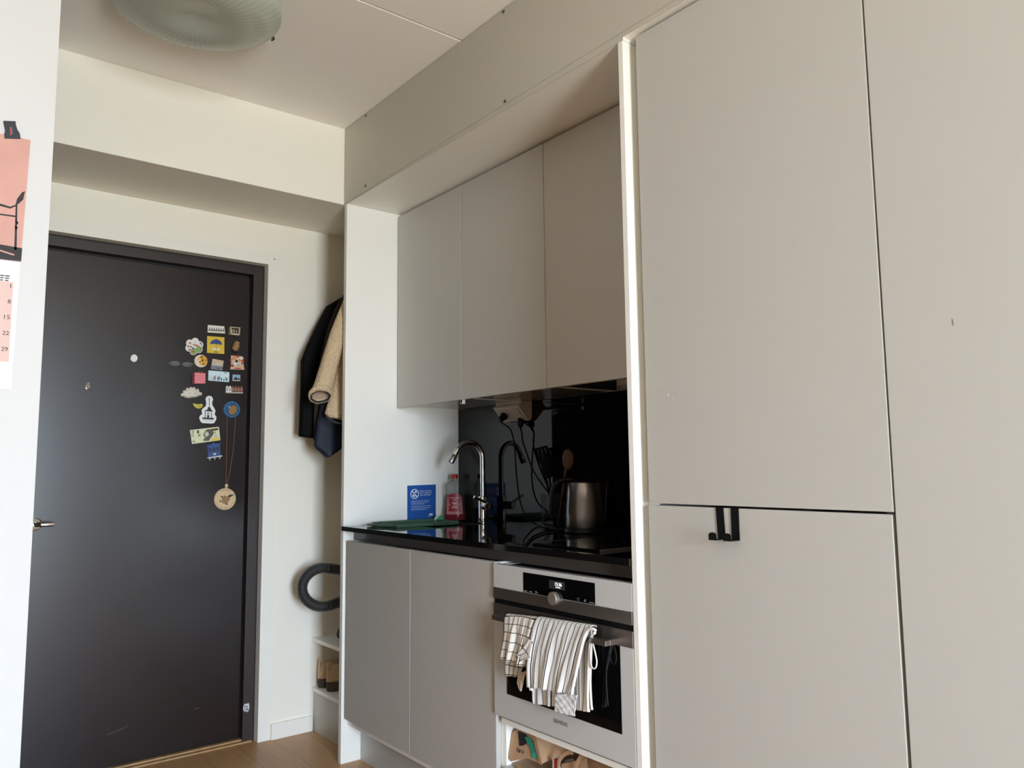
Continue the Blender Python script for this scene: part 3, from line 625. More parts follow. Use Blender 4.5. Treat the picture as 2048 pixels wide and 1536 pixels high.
t = dthing('moustache_magnet', 'grey furry moustache magnet beside the custard tart', 'magnet', D7((230, 1080)))
FUR = mat('grey_fur', (118, 118, 116), 0.8, noise=(300, 0.3))
rnd = random.Random(3)
for side in (0, 1):
    b = MB()
    for k in range(70):
        f = rnd.random(); g_ = rnd.uniform(-1, 1)
        if side == 0:
            P0 = (212, 1070 + g_ * 28); P1 = (110 + rnd.uniform(-20, 20), 1070 + g_ * 68); P2 = (-60 + abs(g_) * 70 + f * 70, 1040 + g_ * 42 + 20)
        else:
            P0 = (270, 1080 + g_ * 28); P1 = (370 + rnd.uniform(-20, 20), 1090 + g_ * 65); P2 = (545 - abs(g_) * 90 - f * 60, 1078 + g_ * 40 + (20 if g_ > 0.3 else 0))
        dd = 0.003 + 0.006 * (1 - abs(g_)) * rnd.uniform(0.5, 1)
        pts3 = [F(*D7(P)[0], dd * h_) for P, h_ in ((P0, 0.6), (P1, 1.2), (P2, 0.5))]
        cur = [pts3[0] * (1 - s_) ** 2 + pts3[1] * 2 * s_ * (1 - s_) + pts3[2] * s_ * s_ for s_ in [i / 6 for i in range(7)]]
        b.tube(cur, [0.0007, 0.0009, 0.0009, 0.0008, 0.0007, 0.0006, 0.0003], 5)
    b.build('hair_tuft', FUR, t, smooth=True)
u, v = D7((240, 1082))[0]
MB().box(u - 0.012, u + 0.012, YS - 0.003, YS, v - 0.005, v + 0.005).build('backing', MK, t)

p = D7((540, 1258), (780, 1275), (778, 1502), (540, 1500)); t = dthing('magnet', 'pink cube-shaped magnet below the custard tart', 'magnet', p)
sd = D7((478, 1270), (480, 1508))
q0, q1 = p[0], p[3]
p = D7o(0.038, (540, 1258), (780, 1275), (778, 1502), (540, 1500)); MB().prism(F, p, 0, 0.038).build('cube', mat('pink_foam', (236, 138, 146), 0.75, noise=(240, 0.12), bump=(300, 0.3)), t, bevel=0.001)
for s_ in (590, 660): plate(t, D7((s_, 1236), (s_ + 36, 1238), (s_ + 36, 1262), (s_, 1260)), 0.008, 0.014, MBR, 'hanging_loop')

p = D7((850, 1215), (1285, 1255), (1298, 1270), (1290, 1470), (1275, 1475), (845, 1440), (833, 1425), (840, 1225)); t = dthing('magnet', 'wide pale blue magnet printed with a city skyline', 'magnet', p)
plate(t, p, 0, 0.004, sm('magnet_ice', (216, 236, 240)), 'plate', 0.0006)
for k, (x, w_, h_, mm) in enumerate(((855, 18, 70, MSK), (885, 26, 110, MSK), (925, 20, 60, MPEACH), (950, 20, 80, MR), (978, 20, 100, MG), (1030, 26, 70, MBL), (1062, 22, 90, MG), (1085, 14, 150, MSK), (1110, 24, 60, MBL), (1160, 26, 30, MK), (1205, 14, 80, MG), (1225, 20, 60, MK), (1250, 26, 90, MSK))):
    yb = 1420 + (x - 850) * 0.06
    plate(t, D7((x, yb - h_), (x + w_, yb - h_ + 2), (x + w_, yb), (x, yb)), 0.004, 0.0045, mm, 'tower')
plate(t, D7((845, 1425), (1285, 1452), (1284, 1468), (845, 1438)), 0.004, 0.0044, MSK, 'water')
plate(t, D7((1185, 1262), (1205, 1263), (1205, 1283), (1185, 1282)), 0.004, 0.0045, MK, 'caption_mark'); plate(t, D7((1222, 1268), (1242, 1269), (1242, 1286), (1222, 1285)), 0.004, 0.0045, MK, 'caption_mark')

p = D7((1370, 1308), (1537, 1315), (1532, 1455), (1366, 1448)); t = dthing('magnet', 'tiny square picture magnet with trees under a blue sky', 'magnet', p)
plate(t, p, 0, 0.004, mat('pic_sky', (150, 180, 200), 0.3, noise=(140, 0.2)), 'plate', 0.0005)
plate(t, D7((1370, 1412), (1532, 1420), (1531, 1450), (1368, 1444)), 0.004, 0.0045, sm('magnet_sage', (186, 190, 160)), 'ground')
for x, h_ in ((1415, 60), (1445, 75), (1495, 40)): plate(t, D7((x, 1425 - h_), (x + 26, 1395), (x + 22, 1428), (x - 20, 1426), (x - 18, 1398)), 0.0045, 0.005, MK, 'tree')

p = D8((1000, 95), (1310, 100), (1308, 245), (1000, 238)); t = dthing('magnet', 'row of gabled houses magnet, two white and four brick red', 'magnet', p)
for k in range(6):
    x = 1003 + k * 51; y = 125 + k * 1.5; mm = MW if k < 2 else sm('brick_red', (122, 66, 52))
    plate(t, D8((x, y + 10), (x + 14, y - 8), (x + 25, y - 30), (x + 36, y - 8), (x + 50, y + 10), (x + 50, 220), (x, 220)), 0, 0.006 + 0.001 * (k % 2), mm, 'house', 0.0004)
    for r_ in range(2): plate(t, D8((x + 12, y + 22 + r_ * 30), (x + 38, y + 22 + r_ * 30), (x + 38, y + 36 + r_ * 30), (x + 12, y + 36 + r_ * 30)), 0.006, 0.0075, MK if k < 2 else sm('pale_pane', (196, 170, 150)), 'window')
plate(t, D8((1000, 218), (1310, 226), (1309, 246), (1000, 240)), 0, 0.009, sm('magnet_stone', (196, 186, 170)), 'pavement', 0.0004)

t = dthing('magnet', 'white sleepy dumpling-shaped magnet with a frilly top', 'magnet', D8((375, 250)))
dn = []
top = [(185, 275), (215, 245), (235, 215), (270, 200), (300, 165), (330, 172), (360, 145), (395, 150), (425, 145), (455, 168), (490, 175), (520, 200), (545, 225), (575, 265), (565, 285), (530, 285), (500, 305), (440, 320), (340, 330), (270, 325), (235, 300), (205, 300)]
b = MB(); P_ = D8(*top); c1 = D8((375, 252))[0]
rg = []
for s_, d_ in ((1.0, 0.0), (1.0, 0.003), (0.9, 0.009), (0.7, 0.013), (0.4, 0.015), (0.02, 0.0155)):
    rg.append([F(c1[0] + (x - c1[0]) * s_, c1[1] + (y - c1[1]) * s_, d_) for x, y in P_])
b.rings(rg); b.build('body', sm('dumpling_cream', (224, 216, 200), 0.6), t, smooth=True)
for x in (338, 440):
    b = MB().tube([F(*D8((x + dx, 245 + 15 - dx * dx * 0.02 - 10))[0], 0.0158) for dx in (-22, -12, 0, 12, 22)], 0.0007, 6); b.build('closed_eye', MK, t)
MB().tube([F(*D8((x, y))[0], 0.0145) for x, y in ((370, 300), (385, 308), (405, 308), (420, 298))], 0.0007, 6).build('mouth', MK, t)
for x, y in ((215, 270), (255, 215), (310, 172), (370, 158), (425, 158), (490, 190), (545, 250)):
    u, v = D8((x, y))[0]
    MB().lathe([(0.0075, 0.001), (0.0075, 0.006), (0.005, 0.010), (0, 0.0115)], (u, YS, v), 12, (0, -1, 0)).build('frill', sm('dumpling_cream', (224, 216, 200)), t, smooth=True)

t = dthing('magnet', 'small yellow lemon slice magnet beside the tower sticker', 'magnet', D8((500, 475)))
plate(t, D8((408, 425), (425, 418), (450, 432), (500, 440), (560, 430), (590, 445), (588, 475), (560, 510), (510, 522), (460, 505), (425, 470)), 0, 0.006, sm('lemon_yellow', (206, 190, 70)), 'slice', 0.0015)
for q in ((470, 450, 500, 500), (520, 450, 530, 508), (560, 450, 560, 495)): plate(t, D8((q[0], q[1]), (q[0] + 6, q[1]), (q[2] + 6, q[3]), (q[2], q[3])), 0.006, 0.0064, sm('lemon_dark', (120, 108, 40)), 'segment_line')

p = [(640, 345), (660, 300), (705, 285), (755, 300), (778, 350), (760, 400), (765, 460), (800, 510), (822, 560), (805, 620), (838, 670), (832, 720), (795, 780), (740, 788), (580, 778), (545, 740), (525, 680), (545, 640), (580, 620), (570, 540), (600, 505), (640, 480), (655, 420)]
t = dthing('sticker', 'white die-cut sticker of a black pavilion tower with a spire', 'sticker', D8((690, 560)))
plate(t, D8(*p), 0.0002, 0.0015, sm('sticker_paper', (236, 236, 236)), 'paper')
for q in ([(702, 325), (712, 325), (712, 480), (702, 480)], [(690, 342), (724, 342), (724, 348), (690, 348)], [(690, 488), (722, 488), (745, 535), (768, 560), (765, 572), (620, 565), (622, 555), (668, 540)], [(628, 572), (640, 572), (640, 678), (626, 678)], [(742, 575), (752, 575), (755, 682), (742, 682)], [(672, 590), (704, 592), (708, 680), (668, 680)], [(580, 676), (795, 686), (778, 718), (592, 706)], [(592, 722), (778, 734), (778, 738), (592, 726)]):
    plate(t, D8(*q), 0.0015, 0.0018, MK, 'drawing')
plate(t, [*D8(*[(688 + 12 * math.cos(a), 622 + 16 * math.sin(a)) for a in [i * math.pi / 6 for i in range(12)]])], 0.0018, 0.002, sm('sticker_paper', (236, 236, 236)), 'drawing')

c0 = D8((1112, 533))[0]; t = dthing('bottle_opener', 'round blue opener badge with a brass relief, holding the medal cord', 'badge', [c0])
MB().lathe([(0.0375, 0), (0.0375, 0.006), (0.035, 0.009), (0.031, 0.009), (0.029, 0.006), (0, 0.006)], (c0[0], YS, c0[1]), 48, (0, -1, 0)).build('body', sm('badge_blue', (52, 112, 158), 0.4), t, smooth='auto')
MB().lathe([(0.029, 0.006), (0.029, 0.0065), (0, 0.0065)], (c0[0], YS, c0[1]), 40, (0, -1, 0)).build('inner_disc', sm('badge_navy', (40, 74, 110)), t)
q = [(1150, 452), (1185, 470), (1203, 510), (1200, 560), (1175, 605), (1130, 632), (1080, 622), (1050, 590), (1060, 555), (1075, 540), (1070, 520), (1095, 490), (1120, 462)]
plate(t, D8(*q), 0.0065, 0.0105, mat('brass', (190, 150, 96), 0.3, 1.0, noise=(200, 0.3)), 'relief', 0.0012)
for k in range(4): MB().tube([F(*D8((1035 + k * 14 + 30 * math.sin(s_), 470 + 45 * s_))[0], 0.007) for s_ in (0, 0.6, 1.2, 1.8, 2.4)], 0.0006, 5).build('engraved_wave', MSK, t)

c1 = hy((449.5, 998), YS); t = dthing('medal', 'wooden medal with an animal head, hanging from the blue badge on a brown cord', 'medal', [c1])
WOODP = mat('birch_plywood', (212, 184, 142), 0.5, noise=(60, 0.08))
MB().lathe([(0.048, 0.001), (0.048, 0.005), (0.0, 0.005)], (c1[0], YS, c1[1]), 56, (0, -1, 0)).build('disc', WOODP, t, smooth='auto')
ring_ = MB().rings([[F(c1[0] + r * math.cos(a), c1[1] + r * math.sin(a), 0.0052) for a in [i * math.pi / 28 for i in range(56)]] for r in (0.0455, 0.0448)], cap=False); ring_.build('engraved_ring', MBR, t)
def MD(*pts): return [hy((300 + x * 240 / 838, 620 + y * 240 / 838), YS) for x, y in pts]
plate(t, MD((500, 1305), (520, 1295), (545, 1305), (560, 1315), (545, 1340), (530, 1355), (508, 1352), (497, 1340)), 0.005, 0.0056, sm('medal_brown', (150, 112, 74)), 'animal_head')
plate(t, MD((540, 1300), (552, 1290), (585, 1288), (570, 1300), (548, 1310)), 0.005, 0.0058, MK, 'horn')
plate(t, MD((490, 1296), (503, 1300), (506, 1308), (494, 1306)), 0.005, 0.0058, MK, 'ear')
plate(t, MD((526, 1350), (540, 1352), (540, 1360), (526, 1360)), 0.005, 0.0058, MK, 'nose')
plate(t, MD((484, 1328), (494, 1330), (492, 1342), (484, 1340)), 0.005, 0.0058, MK, 'mark')
for k in range(22):
    a = math.radians(205 + k * 6.2); a2 = math.radians(60 + k * 3.0)
    for aa, rr in ((a, 0.0395),) + (((a2, 0.0395),) if k < 20 else ()):
        if k % 5 == 4: continue
        u, v = c1[0] + rr * math.cos(aa), c1[1] + rr * math.sin(aa)
        MB().prism(F, [(u - 0.0012, v - 0.0012), (u + 0.0012, v - 0.0012), (u + 0.0012, v + 0.0012), (u - 0.0012, v + 0.0012)], 0.005, 0.0053).build('engraved_letter_mark', MBR, t)
u, v = hy((452.5, 971), YS)
MB().lathe([(0.007, 0.001), (0.007, 0.005)], (u, YS, v), 16, (0, -1, 0)).build('hanging_tab', WOODP, t)
u2, v2 = hy((452, 977.5), YS)
MB().rings([[F(u2 + (0.0065 + 0.002 * math.cos(q_)) * math.cos(a), v2 + (0.0065 + 0.002 * math.cos(q_)) * math.sin(a), 0.003 + 0.002 * math.sin(q_)) for q_ in [i * math.pi / 4 for i in range(8)]] for a in [i * math.pi / 10 for i in range(20)]], closed=True).build('eyelet', WOODP, t, smooth=True)
CORD = mat('brown_cord', (150, 98, 66), 0.6)
for pts in (((453.5, 822), (452.8, 880), (451.8, 940), (451, 968)), ((470.5, 822), (469.5, 850), (465.5, 900), (459, 945), (453, 969))):
    MB().tube([F(*hy(p_, YS), 0.004) for p_ in pts], 0.0011, 6).build('cord', CORD, t)

p = D8((357, 905), (880, 845), (908, 1090), (395, 1158)); t = dthing('magnet', 'yellowish banknote magnet with an engraved portrait and the number 200', 'magnet', p)
plate(t, p, 0, 0.003, mat('note_paper', (226, 226, 186), 0.3, noise=(60, 0.08)), 'plate', 0.0004)
GRN = sm('note_green', (66, 84, 78))
def note(s, px, wd, rot, hgt=None):
    u, v = D8(px)[0]; text(s, lambda a, c, d: F(u + a, v + c, 0.003 + d), wd, GRN, t, 'number', rot=rot, height=hgt)
note('200', (408, 972), 0.029, math.radians(90 - 6), 0.011)
plate(t, D8((400, 1110), (445, 1092), (450, 1100), (415, 1114), (455, 1125), (452, 1133), (402, 1118)), 0.003, 0.0034, GRN, 'roman_mark')
plate(t, D8((600, 985), (625, 935), (660, 895), (720, 885), (770, 915), (790, 960), (765, 1010), (730, 1050), (700, 1100), (620, 1105), (590, 1090), (615, 1055), (640, 1050), (605, 1020)), 0.003, 0.0033, mat('note_engraving', (92, 86, 72), 0.4, noise=(400, 0.7)), 'portrait')
plate(t, D8((625, 965), (655, 930), (690, 950), (700, 985), (675, 1020), (640, 1025), (625, 1000)), 0.0033, 0.0035, sm('note_pale', (206, 204, 178)), 'portrait_face')
plate(t, D8((735, 885), (865, 868), (868, 905), (760, 922)), 0.003, 0.0033, mat('note_dark', (70, 64, 50), 0.4, noise=(500, 0.6)), 'ornament')
plate(t, D8((482, 915), (520, 905), (522, 965), (485, 970)), 0.003, 0.0033, mat('note_dark', (70, 64, 50), 0.4), 'ornament')
plate(t, D8((500, 990), (548, 982), (545, 1012), (508, 1018)), 0.003, 0.0033, sm('note_olive', (120, 116, 86)), 'ornament')
plate(t, D8((798, 935), (822, 930), (822, 958), (800, 960)), 0.003, 0.0033, sm('note_olive', (120, 116, 86)), 'ornament')
plate(t, D8((725, 1085), (770, 1050), (850, 1040), (900, 1058), (905, 1088), (740, 1108)), 0.003, 0.0032, sm('note_gold', (226, 202, 96)), 'gold_field')
u, v = D8((828, 1005))[0]
MB().rings([[F(u + r * math.cos(a), v + r * 1.1 * math.sin(a), 0.0033) for a in [math.radians(40 + i * 14) for i in range(21)]] for r in (0.0062, 0.0047)][::-1], cap=False).build('ornament_ring', GRN, t)

p = D8((650, 1185), (900, 1150), (925, 1370), (668, 1420)); t = dthing('magnet', 'blue house-front magnet with a white cross and white hooks, lowest of the group', 'magnet', p)
HB = sm('house_blue', (52, 76, 136), 0.5); HB2 = sm('house_blue_dark', (38, 56, 104), 0.5)
plate(t, D8((668, 1195), (890, 1160), (905, 1372), (682, 1400)), 0, 0.008, HB, 'facade', 0.0006)
plate(t, D8((648, 1180), (735, 1165), (770, 1130), (810, 1152), (905, 1142), (905, 1165), (810, 1178), (652, 1200)), 0, 0.012, HB, 'roof', 0.0006)
plate(t, D8((672, 1298), (900, 1270), (902, 1290), (674, 1318)), 0.008, 0.0105, HB2, 'ledge')
for x, y in ((715, 1262), (784, 1250), (850, 1242)):
    plate(t, D8((x - 24, y - 32), (x + 24, y - 38), (x + 26, y + 30), (x - 22, y + 36)), 0.008, 0.0095, HB2, 'window_surround')
    plate(t, D8((x - 17, y - 24), (x + 15, y - 28), (x + 17, y + 22), (x - 15, y + 26)), 0.0095, 0.0100, MK, 'window')
plate(t, D8((788, 1318), (802, 1316), (806, 1362), (794, 1364)), 0.008, 0.0095, MW, 'cross'); plate(t, D8((768, 1338), (822, 1328), (822, 1342), (768, 1350)), 0.008, 0.0096, MW, 'cross')
plate(t, D8((665, 1400), (930, 1362), (928, 1385), (668, 1422)), 0, 0.013, sm('house_white', (206, 208, 204)), 'hook_rail', 0.0006)
for x, y in ((705, 1415), (795, 1400), (885, 1388)):
    u, v = D8((x, y))[0]
    MB().tube([F(u, v, 0.010), F(u - 0.0005, v - 0.006, 0.011), F(u - 0.001, v - 0.009, 0.015), F(u - 0.001, v - 0.007, 0.019)], [0.0028, 0.0026, 0.0024, 0.002], 8).build('hook', sm('house_white', (206, 208, 204)), t, smooth=True)

# ------------------------------------------------------------------ blue notice on the end panel
def HP(*pts): return [hy((680 + x / 6.827, 960 + y / 6.827), PY) for x, y in pts]
FN = FY(PY)
SB = mat('notice_blue', (30, 82, 158), 0.45); SW = mat('notice_white', (236, 238, 240), 0.5)
p = HP((911, 72), (1311, 56), (1311, 530), (913, 548)); c = cen(p)
sg = thing('notice', 'blue notice about sink drains stuck on the white end panel', 'sign', (c[0], PY, c[1]))
MB().prism(FN, p, 0.0003, 0.0008).build('paper', SW, sg)
MB().prism(FN, HP((917, 77), (1307, 61), (1306, 525), (917, 544)), 0.0008, 0.0011).build('blue_field', SB, sg)
u, v = HP((1017, 190))[0]
MB().rings([[FN(u + r * math.cos(a), v + r * math.sin(a), 0.0013) for a in [i * math.pi / 20 for i in range(40)]] for r in (0.0215, 0.0182)], cap=False).build('prohibition_ring', SW, sg)
MB().prism(FN, HP((972, 148), (980, 141), (1062, 232), (1054, 239)), 0.0011, 0.0014).build('prohibition_bar', SW, sg)
MB().prism(FN, HP((1015, 155), (1035, 150), (1050, 160), (1045, 175), (1022, 172)), 0.0011, 0.0013).build('pan_icon', SW, sg)
MB().prism(FN, HP((985, 190), (1000, 200), (1010, 215), (1020, 205), (1025, 225), (1005, 232), (990, 215)), 0.0011, 0.0013).build('drip_icon', SW, sg)
for s, y, x0, x1 in (('Never pour fats,', 152, 1088, 1246), ('oils or grease in', 180, 1088, 1246), ('your sink drain.', 208, 1088, 1240)):
    a0, a1 = HP((x0, y), (x1, y - 4)); wdt = a1[0] - a0[0]
    text(s, lambda a, c_, d, a0=a0, wdt=wdt: FN(a0[0] + wdt / 2 + a, a0[1] + c_, 0.0011 + d * 0.5), wdt, SW, sg, height=0.0078)
rnd = random.Random(11)
for y, x1 in ((287, 1226), (310, 1214), (329, 1155), (358, 1248), (383, 1238), (405, 1188)):
    x = 973
    while x < x1 - 8:
        L_ = min(rnd.choice((22, 30, 38, 46)), x1 - x)
        MB().prism(FN, HP((x, y - (x - 973) * 0.045), (x + L_ - 7, y - (x + L_ - 980) * 0.045), (x + L_ - 7, y + 7 - (x + L_ - 980) * 0.045), (x, y + 7 - (x - 973) * 0.045)), 0.0011, 0.0013).build('small_print', mat('notice_faint', (176, 194, 222), 0.5), sg)
        x += L_
MB().prism(FN, HP((1216, 460), (1262, 457), (1262, 478), (1216, 480)), 0.0011, 0.0013).build('logo', SW, sg)
MB().prism(FN, HP((1198, 491), (1278, 486), (1278, 491), (1198, 496)), 0.0011, 0.0013).build('small_print', mat('notice_faint', (176, 194, 222), 0.5), sg)

# ------------------------------------------------------------------ tray, sponge, soap, tap
GREEN = mat('green_plastic', (60, 88, 66), 0.45)
tr_ = thing('dish_tray', 'dark green plastic tray lying over the sink', 'tray', (1.74, 2.88, WT))
x0, x1, y0, y1 = 1.605, 1.905, 2.775, 2.985; z0 = WT + 0.0005
b = MB().box(x0, x1, y0, y1, z0, z0 + 0.003)
for q in ((x0, x1, y0, y0 + 0.004), (x0, x1, y1 - 0.004, y1), (x0, x0 + 0.004, y0 + 0.004, y1 - 0.004), (x1 - 0.004, x1, y0 + 0.004, y1 - 0.004)):
    b.box(*q, z0 + 0.003, z0 + 0.0130)
b.build('body', GREEN, tr_, bevel=0.001)
b = MB()
hp = [(x0, 2.80), (x0 - 0.018, 2.83), (x0 - 0.040, 2.865), (x0 - 0.048, 2.90), (x0 - 0.046, 2.94), (x0 - 0.034, 2.965), (x0, 2.972)]
hi_ = [(x0 + 0.0, 2.815), (x0 - 0.012, 2.843), (x0 - 0.026, 2.872), (x0 - 0.032, 2.90), (x0 - 0.030, 2.932), (x0 - 0.022, 2.950), (x0 + 0.0, 2.957)]
for i in range(6):
    q = [hp[i], hp[i + 1], hi_[i + 1], hi_[i]]
    b.prism(lambda u, v, d: Vector((u, v, d)), q, z0 + 0.004, z0 + 0.010)
b.build('handle', GREEN, tr_)
MB().box(1.775, 1.865, y0 - 0.0006, y0, z0 + 0.006, z0 + 0.009).build('slot', RUBBER, tr_)
MB().box(x0 + 0.02, x1 - 0.02, 2.93, 2.965, z0 + 0.003, z0 + 0.0165).build('rear_rib', GREEN, tr_, bevel=0.002)
sp = thing('sponge', 'green and white scouring sponge propped against the soap bottle', 'sponge', (1.93, 2.955, 0.975))
def SP(*pts): return [hy((680 + x / 6.827, 960 + y / 6.827), 2.952) for x, y in pts]
q = SP((1258, 568), (1358, 472), (1400, 516), (1372, 562))
MB().prism(FY(2.952), q, -0.008, 0.010).build('scouring_pad', mat('scourer_green', (66, 146, 110), 0.85, noise=(300, 0.25), bump=(500, 0.5)), sp)
q2 = SP((1251, 568), (1353, 470), (1358, 472), (1258, 568))
MB().prism(FY(2.952), q2, -0.008, 0.010).build('white_layer', mat('sponge_white', (222, 226, 216), 0.85), sp)

BCX, BCY = 2.011, 2.960
bt = thing('soap_bottle', 'clear bottle of red dish soap with a pink label by the tap', 'bottle', (BCX, BCY, WT))
ux, uy = CR.x / math.hypot(CR.x, CR.y), CR.y / math.hypot(CR.x, CR.y)     # across the bottle's broad face
nx, ny = uy, -ux                                                      # towards the room
if nx * 1 + ny * 1 > 0: nx, ny = -nx, -ny
def oval(hw, hd, z, n=36): return [Vector((BCX + ux * hw * math.cos(a) + nx * hd * math.sin(a), BCY + uy * hw * math.cos(a) + ny * hd * math.sin(a), z)) for a in [i * 2 * math.pi / n for i in range(n)]]
WTB = WT + 0.0005
PR = [(0.040, 0.024, 0.0), (0.048, 0.028, 0.004), (0.0495, 0.029, 0.02), (0.0485, 0.029, 0.05), (0.044, 0.028, 0.09), (0.0425, 0.027, 0.115), (0.0445, 0.0275, 0.135), (0.0465, 0.028, 0.150), (0.044, 0.027, 0.162), (0.034, 0.024, 0.172), (0.020, 0.018, 0.180), (0.014, 0.014, 0.186), (0.0135, 0.0135, 0.190)]
clear = thin_clear('clear_plastic', (84, 85, 82), 0.18, 0.12)
MB().rings([oval(a, d, WTB + z) for a, d, z in PR]).build('bottle_body', clear, bt, smooth=True)
PRL = [(a * 0.93, d * 0.9, z) for a, d, z in ((0.040, 0.024, 0.003), (0.048, 0.028, 0.006), (0.0495, 0.029, 0.02), (0.0488, 0.029, 0.052))]
MB().rings([oval(a, d, WTB + z) for a, d, z in PRL]).build('red_soap', mat('red_soap', (140, 12, 28), 0.15), bt, smooth='auto')
MB().rings([oval(0.0150, 0.0150, WTB + 0.1885), oval(0.0150, 0.0150, WTB + 0.196), oval(0.0135, 0.0135, WTB + 0.206), oval(0.0115, 0.0115, WTB + 0.209)]).build('cap', mat('soap_cap_red', (170, 24, 28), 0.35), bt, smooth='auto')
def hwd(z):
    for (a0, d0, z0_), (a1, d1, z1_) in zip(PR, PR[1:]):
        if z0_ <= z <= z1_:
            t_ = (z - z0_) / (z1_ - z0_); return a0 + (a1 - a0) * t_, d0 + (d1 - d0) * t_
    return 0.04, 0.027
def label_patch(w_fn, zA, zB, off, m_, name):
    def fn(u, v):
        z = zA + (zB - zA) * v; W_ = w_fn(v); a, d = hwd(z)
        s = (u - 0.5) * 2 * W_; s = max(-0.96 * a, min(0.96 * a, s)); h = d * math.sqrt(1 - (s / a) ** 2) + off
        return Vector((BCX + ux * s + nx * h, BCY + uy * s + ny * h, WTB + z))
    return MB().grid(fn, 20, 10).build(name, m_, bt, smooth=True, fix=False)
LPK = mat('label_pink', (184, 122, 122), 0.4); LRD = mat('label_red', (146, 28, 48), 0.4); LWH = mat('label_white', (228, 208, 206), 0.4)
label_patch(lambda v: 0.0365 - 0.004 * v, 0.030, 0.106, 0.0006, LPK, 'label')
label_patch(lambda v: 0.0315 * math.sqrt(max(0, 1 - v * v)) + 0.001, 0.106, 0.1225, 0.0006, LRD, 'label_top')
label_patch(lambda v: 0.0245 + 0.004 * math.sin(v * 21) + 0.003 * math.sin(v * 9), 0.043, 0.101, 0.0011, LRD, 'label_flower')
label_patch(lambda v: 0.009, 0.091, 0.0975, 0.0015, LPK, 'label_crest')
for z, w_ in ((0.080, 0.0125), (0.075, 0.007), (0.066, 0.009), (0.0585, 0.014)): label_patch(lambda v, w_=w_: w_, z, z + 0.0028, 0.0015, LWH, 'label_print')
label_patch(lambda v: 0.007, 0.0345, 0.036, 0.001, LRD, 'label_print')

TXX, TYY = 2.032, 2.776
tp = thing('tap', 'chrome swan-neck kitchen tap with side lever', 'tap', (TXX, TYY, WT))
MB().lathe([(0.0235, 0.0005), (0.0235, 0.006), (0.0215, 0.008)], (TXX, TYY, WT), 32).build('base_ring', CHROME, tp, smooth='auto')
MB().lathe([(0.0205, 0.008), (0.0205, 0.110), (0.0185, 0.113), (0.0, 0.113)], (TXX, TYY, WT), 32).build('body', CHROME, tp, smooth='auto')
path = [(TXX, TYY, WT + 0.11), (TXX, TYY, WT + 0.18), (TXX, TYY, WT + 0.280)]
dxn, dyn = -0.985, 0.17
for k in range(1, 15):
    a = math.radians(k * 10.9); path.append((TXX + dxn * 0.064 * (1 - math.cos(a)), TYY + dyn * 0.064 * (1 - math.cos(a)), WT + 0.280 + 0.066 * math.sin(a)))
P1, P2 = Vector(path[-2]), Vector(path[-1]); dirn = (P2 - P1).normalized()
path.append(tuple(P2 + dirn * 0.025)); path.append(tuple(P2 + dirn * 0.056))
MB().tube(path, [0.0115] * len(path), 20).build('spout', CHROME, tp, smooth='auto')
E1 = P2 + dirn * 0.022
MB().tube([E1, E1 + dirn * 0.004, E1 + dirn * 0.034, E1 + dirn * 0.038], [0.0118, 0.0132, 0.0132, 0.0122], 20).build('aerator', STEEL, tp, smooth='auto')
hd0 = Vector((TXX, TYY - 0.010, WT + 0.072)); hdir = Vector((-0.25, -0.968, 0))
MB().tube([hd0, hd0 + hdir * 0.040, hd0 + hdir * 0.041, hd0 + hdir * 0.058, hd0 + hdir * 0.060], [0.0185, 0.0185, 0.0178, 0.0185, 0.0165], 24).build('cartridge', CHROME, tp, smooth='auto')
l0 = hd0 + hdir * 0.050 + Vector((0, 0, 0.012)); l1 = l0 + Vector((-0.070, 0.008, 0.030))
MB().tube([l0, l1], [0.0055, 0.0060], 14).build('lever', CHROME, tp, smooth='auto')

# ------------------------------------------------------------------ socket box, cords
sb = thing('socket_box', 'white corner socket box under the middle wall cupboard', 'socket', (2.05, 2.6, 1.42))
YR, YL = 2.492, 2.664
prof_ = [(2.0815, UB - 0.0005), (2.0815, 1.398), (2.073, 1.382), (2.063, 1.382), (2.008, 1.440), (2.0235, 1.456), (2.0235, UB - 0.0005)]
FU = lambda u, v, d: Vector((u, d, v))
MB().prism(FU, prof_, YR, YL).build('housing', mat('socket_plastic', (214, 204, 190), 0.4), sb, bevel=0.0015)
sdir = Vector((0.055, 0, -0.058)).normalized(); snor = Vector((-0.058, 0, -0.055)).normalized(); A0 = Vector((2.008, 0, 1.440))
def SF(u, v, d): return A0 + sdir * v + Vector((0, u, 0)) + snor * d
MB().prism(SF, [(2.508, 0.010), (2.648, 0.010), (2.648, 0.070), (2.508, 0.070)], 0.0002, 0.003).build('socket_plate', mat('socket_plastic_warm', (206, 194, 180), 0.4), sb, bevel=0.001)
MB().prism(SF, [(2.545, 0.016), (2.575, 0.016), (2.575, 0.0185), (2.545, 0.0185)], 0.003, 0.0036).build('print', mat('socket_grey', (180, 172, 160), 0.4), sb)
CORDM = mat('black_cord', (8, 8, 8), 0.5, spec=0.15)
